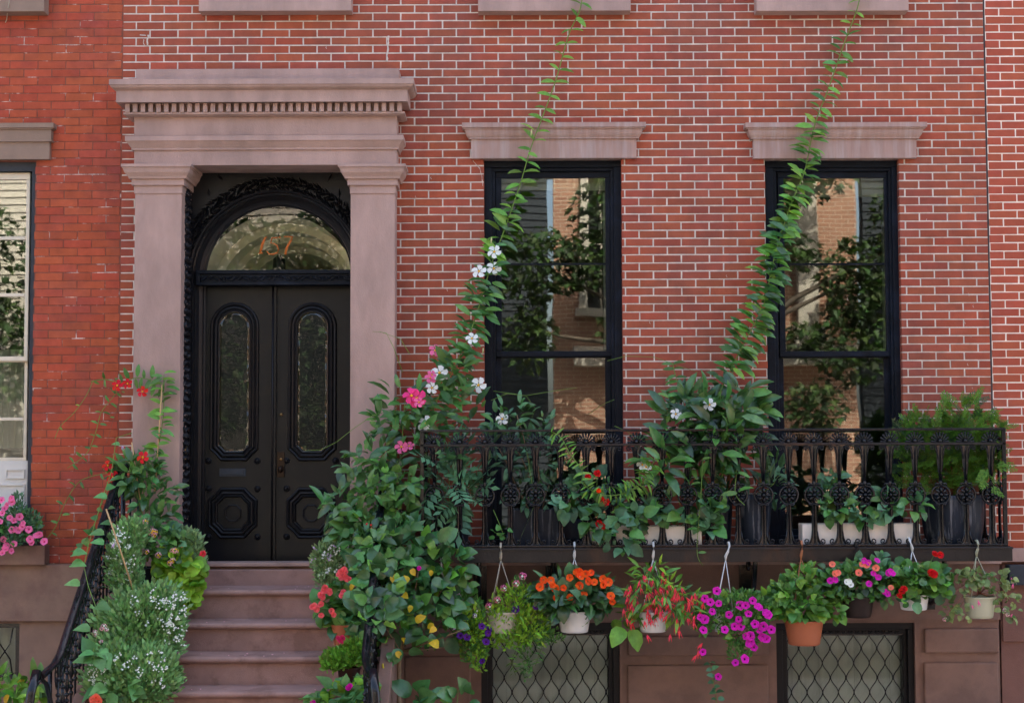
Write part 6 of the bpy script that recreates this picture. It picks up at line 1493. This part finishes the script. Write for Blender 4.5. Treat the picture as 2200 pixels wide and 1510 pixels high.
flowers_at(t, r, [(263, 957, .45), (246, 1165, 1.1)], 'bell', 'p_lilac', 14, 'p_lilac')
# ground plant bottom left
r = random.Random(68)
t = thing("ground_plant", "leafy green plant with some yellowing leaves in the bottom left corner", "plant", (X(30, 1.2, 1500), -1.2, 0))
foliage(t, r, [(20, 1480, 30, 18, 1.2, .1), (65, 1470, 22, 22, 1.2, .1), (35, 1505, 50, 14, 1.25, .1), (5, 1460, 12, 12, 1.2, .06)], 90, [('oval', 'leaf_bright', 30, 3), ('oval', 'leaf_mid', 30, 2), ('oval', 'leaf_yellow', 24, .5)], up=.7, face=.5)
stems(t, r, (X(30, 1.2, 1500), -1.2, 0), [W(px, py, 1.2) for px, py in ((20, 1480), (65, 1465), (0, 1470), (40, 1500))], rad=.006)
# neighbour's window box with petunias
r = random.Random(69)
t = thing("window_petunias", "pink petunias on the left neighbour's window sill", "flower box", W(20, 1170, .1))
mb = MB(); a = PR(-200, 82, 1140, 1172, .11); mb.box(a[0], a[1], -.11, -.02, a[2], a[3]); mb.build("trough", M['dark_pot'], t)
fine_stuff(t, r, [(40, 1125, 50, 35, .16, .07), (15, 1150, 40, 30, .2, .06), (70, 1150, 22, 18, .18, .05), (-60, 1120, 70, 50, .16, .08), (38, 1090, 14, 30, .14, .05)], 2600, 'leaf_blue', 10)
foliage(t, r, [(40, 1130, 45, 28, .18, .06), (15, 1155, 30, 22, .22, .05)], 70, [('broad', 'leaf_mid', 12, 1), ('broad', 'leaf_blue', 12, 1)])
flowers_at(t, r, [(15, 1085), (10, 1092), (25, 1078), (5, 1102), (21, 1112), (30, 1118), (42, 1110), (0, 1120), (40, 1139), (48, 1131), (34, 1137), (30, 1168), (12, 1177), (25, 1183), (5, 1187), (65, 1158), (78, 1150), (85, 1148), (62, 1137), (95, 1163), (14, 1172), (-15, 1130), (-30, 1160), (26, 1138), (68, 1165), (3, 1074), (25, 1070), (50, 1124), (8, 1158)], 'petunia', 'p_pink', 15, 'p_hotpink', d=.25)
# telephone wire end at the very top left
mb = MB(); mb.tube([W(24, -20, .13), W(18, 15, .13), (W(15, 40, .0).x, -.01, W(15, 45, .0).z), (W(12, 50, .0).x, -.008, W(12, 50, .0).z)], .0035, 5); o = mb.build("wall_cable", M['wire_beige']); tag(o, "short pale cable hanging down the wall from the upper left sill", "cable")
r = random.Random(90); mb = MB()
for k in range(46):
    i_ = r.randrange(0, 5); d = .50 + .28*i_ - r.uniform(.02, .22); x = r.choice((r.uniform(SX0+.1, SX0+.75), r.uniform(SX1-.75, SX1-.1), r.uniform(SX0, SX1))); z = zs[i_] + .003; s_ = r.uniform(.005, .011); a_ = r.uniform(0, 6.28)
    mb.add([(x + s_*cos(a_ + q)*(1 if j % 2 else .6), -d + s_*sin(a_ + q), z + (.003 if j % 2 else 0)) for j, q in enumerate([k2*pi/3 for k2 in range(6)])], [tuple(range(6))])
o = mb.build("fallen_petals", M['p_palepink'], kind='stuff'); tag(o, "scattered fallen pink petals on the front steps", "petals")
print("LEAVES", NLEAF[0])
# ================================================================ ACROSS THE STREET (seen in the glass)
M['opp_brick'] = None
def opp_brick():
    m = bpy.data.materials.new("sunlit_old_brick"); m.use_nodes = True; N = m.node_tree.nodes; L = m.node_tree.links; b = N["Principled BSDF"]; b.inputs["Roughness"].default_value = .85
    geo = N.new("ShaderNodeNewGeometry"); sx = N.new("ShaderNodeSeparateXYZ"); cx = N.new("ShaderNodeCombineXYZ"); L.new(geo.outputs["Position"], sx.inputs[0])
    L.new(sx.outputs[0], cx.inputs[0]); L.new(sx.outputs[2], cx.inputs[1])
    br = N.new("ShaderNodeTexBrick"); L.new(cx.outputs[0], br.inputs[0]); br.inputs["Scale"].default_value = 1; br.inputs["Brick Width"].default_value = .21; br.inputs["Row Height"].default_value = .068; br.inputs["Mortar Size"].default_value = .006
    br.inputs["Color1"].default_value = (.46, .23, .14, 1); br.inputs["Color2"].default_value = (.36, .165, .10, 1); br.inputs["Mortar"].default_value = (.62, .52, .38, 1)
    nz = N.new("ShaderNodeTexNoise"); nz.inputs["Scale"].default_value = 3; L.new(geo.outputs["Position"], nz.inputs[0])
    mx = N.new("ShaderNodeMix"); mx.data_type = 'RGBA'; mx.blend_type = 'MULTIPLY'; mx.inputs[0].default_value = .3; L.new(br.outputs[0], mx.inputs[6]); L.new(nz.outputs[0], mx.inputs[7]); L.new(mx.outputs[2], b.inputs["Base Color"])
    return m
M['opp_brick'] = opp_brick()
M['opp_white'] = mat("sunlit_cream_stone", (.55, .50, .41), .8, .1)
M['opp_grey'] = mat("grey_clapboard", (.035, .042, .048), .7, .1)
M['opp_dark'] = mat("dark_window_void", (.02, .022, .025), .3, .1)
M['slate'] = mat("dark_street_door", (.03, .035, .04), .5, .1)
YO = -14.6; HO = 8.6
def opp_house(x0, x1, m, label, wins, gz=0, siding=False):
    t = thing("street_house", label, "house", ((x0+x1)/2, YO-2, 0), "houses across the street")
    holes = [(a, b, c, d) for a, b, c, d in wins]
    mb = MB()
    xs = MB(); holes_wall(xs, x0, x1, 0, HO, holes, 0, -.25)
    xs.v = [(x, YO - y, z) for x, y, z in xs.v]; xs.f = [tuple(reversed(f)) for f in xs.f]
    xs.build("wall", M[m], t)
    if siding:
        mb = MB(); z = .6
        while z < HO-.1:
            segs = [(x0, x1)]
            for h in holes:
                if h[2] < z+.13 and h[3] > z:
                    segs = [s for g_ in segs for s in ((g_[0], min(g_[1], h[0]-.1)), (max(g_[0], h[1]+.1), g_[1])) if s[1]-s[0] > .05]
            for a, b in segs: mb.add([(a, YO+.03, z), (b, YO+.03, z), (b, YO+.008, z+.13), (a, YO+.008, z+.13), (a, YO, z), (b, YO, z)], [(0, 3, 2, 1), (0, 1, 5, 4)])
            z += .13
        mb.build("clapboard", M[m], t, kind='stuff')
    for a, b, c, d in wins:
        mb = MB(); mb.box(a-.14, a, YO-.1, YO+.09, c, d+.2); mb.box(b, b+.14, YO-.1, YO+.09, c, d+.2); mb.box(a, b, YO-.1, YO+.09, d, d+.2); mb.box(a-.2, b+.2, YO-.1, YO+.16, c-.12, c)
        f = mb.build("window", M['opp_white'], t)
        mb = MB(); mb.box(a, b, YO-.2, YO-.17, c, d); mb.build("pane", M['opp_dark'], f)
        mb = MB(); mb.box(a, b, YO-.165, YO-.12, (c+d)/2-.03, (c+d)/2+.03); mb.box((a+b)/2-.015, (a+b)/2+.015, YO-.16, YO-.13, c, d); mb.build("sash", M['opp_white'], f)
    mb = MB(); mb.box(x0, x1, YO-8, YO-.26, HO-.1, HO); mb.box(x0, x1, YO-.05, YO+.35, HO, HO+.35); mb.build("roof", M['opp_white'] if m != 'opp_white' else M['opp_grey'], t)
    return t
opp_house(-20, -9.2, 'opp_brick', "sunlit brick house across the street, leftmost of the row facing the steps", [(-18, -17, 3.2, 5.4), (-15, -14, 3.2, 5.4), (-12, -11, 3.2, 5.4)])
ho = opp_house(-9.1, -1.2, 'opp_white', "white house across the street with clapboard siding and tall shuttered windows", [(-8.2, -7.2, 2.6, 5.0), (-6.2, -5.3, 2.6, 5.0), (-2.6, -1.9, .4, 2.6)], siding=True)
opp_house(-1.1, .62, 'opp_grey', "narrow grey clapboard house across the street", [], siding=True)
hb = opp_house(.72, 5.9, 'opp_brick', "tall sunlit brick house across the street with a cream band and white window frames", [(1.3, 1.75, 4.9, 7.2)])
opp_house(6.0, 12.2, 'opp_grey', "wide dark grey clapboard house across the street", [(8.2, 9.2, 4.9, 7.2), (6.8, 7.5, .6, 2.4)], siding=True)
mb = MB(); mb.box(1.05, 5.88, YO, YO+.42, 3.95, 4.28); mb.build("band_course", M['opp_white'], hb)
mb = MB(); mb.box(4.85, 5.2, YO, YO+.22, 4.28, 8.2); mb.box(4.75, 5.3, YO, YO+.3, 4.28, 4.6); mb.build("white_pilaster", M['opp_white'], hb)
mb = MB(); mb.box(2.15, 2.5, YO, YO+.2, 4.28, 6.4); mb.build("white_pilaster", M['opp_white'], hb)
opp_house(12.3, 22, 'opp_brick', "sunlit brick house across the street, rightmost of the row", [(13, 14, 3.2, 5.4), (16, 17, 3.2, 5.4)])
mb = MB(); mb.box(-4.95, -4.62, YO+.03, YO+.25, .2, 6.5); mb.box(-3.4, -3.1, YO+.03, YO+.25, .2, 6.5); mb.build("white_pilaster", M['opp_white'], ho)
# trees on the far sidewalk
M['tree_leaf'] = leafmat("street_tree_leaf", (.03, .06, .012), .6, .03, .8, .2)
M['tree_bark'] = mat("street_tree_bark", (.10, .08, .06), .9, .3, 20, .8)
def tree(x, y, label, seed, clumps, n, h=4):
    r = random.Random(seed); t = thing("street_tree", label, "tree", (x, y, 0), "trees across the street")
    mb = MB(); top = Vector((x + .1, y - .1, h)); mb.tube([(x, y, -.05), (x+.03, y, 1.2), (x-.02, y-.04, 2.5), tuple(top)], [.16, .13, .11, .08], 9)
    for c in clumps:
        c0 = Vector(c[:3]); b = Vector((x, y-.04, min(h-.3, c0.z-.6))); mb.tube([b, b.lerp(c0, .4) + Vector((0, 0, .25)), c0.lerp(b, .2) + Vector((0, 0, .1)), c0 + rv(r, .15)], [.07, .05, .03, .012], 6)
    mb.build("trunk", M['tree_bark'], t)
    cr = MB(); me = leaf_mesh("l", 'maple', M['tree_leaf']); lv = [v.co.copy() for v in me.vertices]; lf = [tuple(f.vertices) for f in me.polygons]
    for i in range(n):
        c = r.choices(clumps, [q[3]*q[5] for q in clumps])[0]; v = rv(r)
        while v.length > 1: v = rv(r)
        p = Vector((c[0] + v.x*c[3], c[1] + v.y*c[4], c[2] + v.z*c[5]))
        if p.y > -12.35: continue
        m4 = frame_mat(p, Vector((v.x, v.y, -.3)) + rv(r, .8), Vector((0, .3, 1)) + rv(r, .6), r.uniform(.09, .17))
        cr.add([m4 @ q for q in lv], lf)
    cr.build("crown", M['tree_leaf'], t)
tree(3.0, -13.35, "leafy street tree across the road, in front of the tall brick house", 4, [(.5, -13.2, 5.5, .75, .6, .65), (1.35, -13.3, 5.6, .6, .5, .55), (.3, -13.2, 4.4, .45, .4, .6), (2.1, -13.2, 6.4, 1.2, .6, .7), (1.55, -13.1, 4.5, .2, .3, .25), (5.6, -13.3, 5.2, .65, .5, .8), (5.5, -13.3, 4.2, .6, .5, .7), (4.7, -13.2, 4.3, .3, .3, .3), (4.6, -13.2, 5.7, .4, .4, .3), (7.0, -13.2, 6.2, 1.2, .6, 1.0), (4.9, -13.2, 3.2, .5, .4, .45), (4.2, -13.3, 7.2, 1.6, .7, .8), (3.4, -13.3, 5.0, .6, .4, .8)], 8200)
tree(-3.9, -13.4, "leafy street tree across the road, in front of the white house", 9, [(-4.2, -13.3, 5.4, 1.3, .6, 1.0), (-2.9, -13.3, 4.4, .9, .6, .9), (-4.9, -13.3, 3.6, .8, .5, .9), (-3.6, -13.2, 2.6, .7, .5, 1.1), (-5.6, -13.2, 3.9, .6, .5, .9), (-3.4, -13.2, 3.2, .8, .5, 1.0), (-2.6, -13.3, 6.0, 1.0, .6, .8), (-3.0, -13.2, 2.3, .6, .4, .6)], 8200)
tree(-9.5, -13.4, "bushy street tree across the road, leftmost of the trees", 12, [(-9.2, -13.3, 5.6, 1.6, .6, 1.2), (-8.2, -13.3, 4.2, 1.0, .6, .9), (-10.6, -13.3, 4.4, 1.0, .6, 1.0)], 3000)
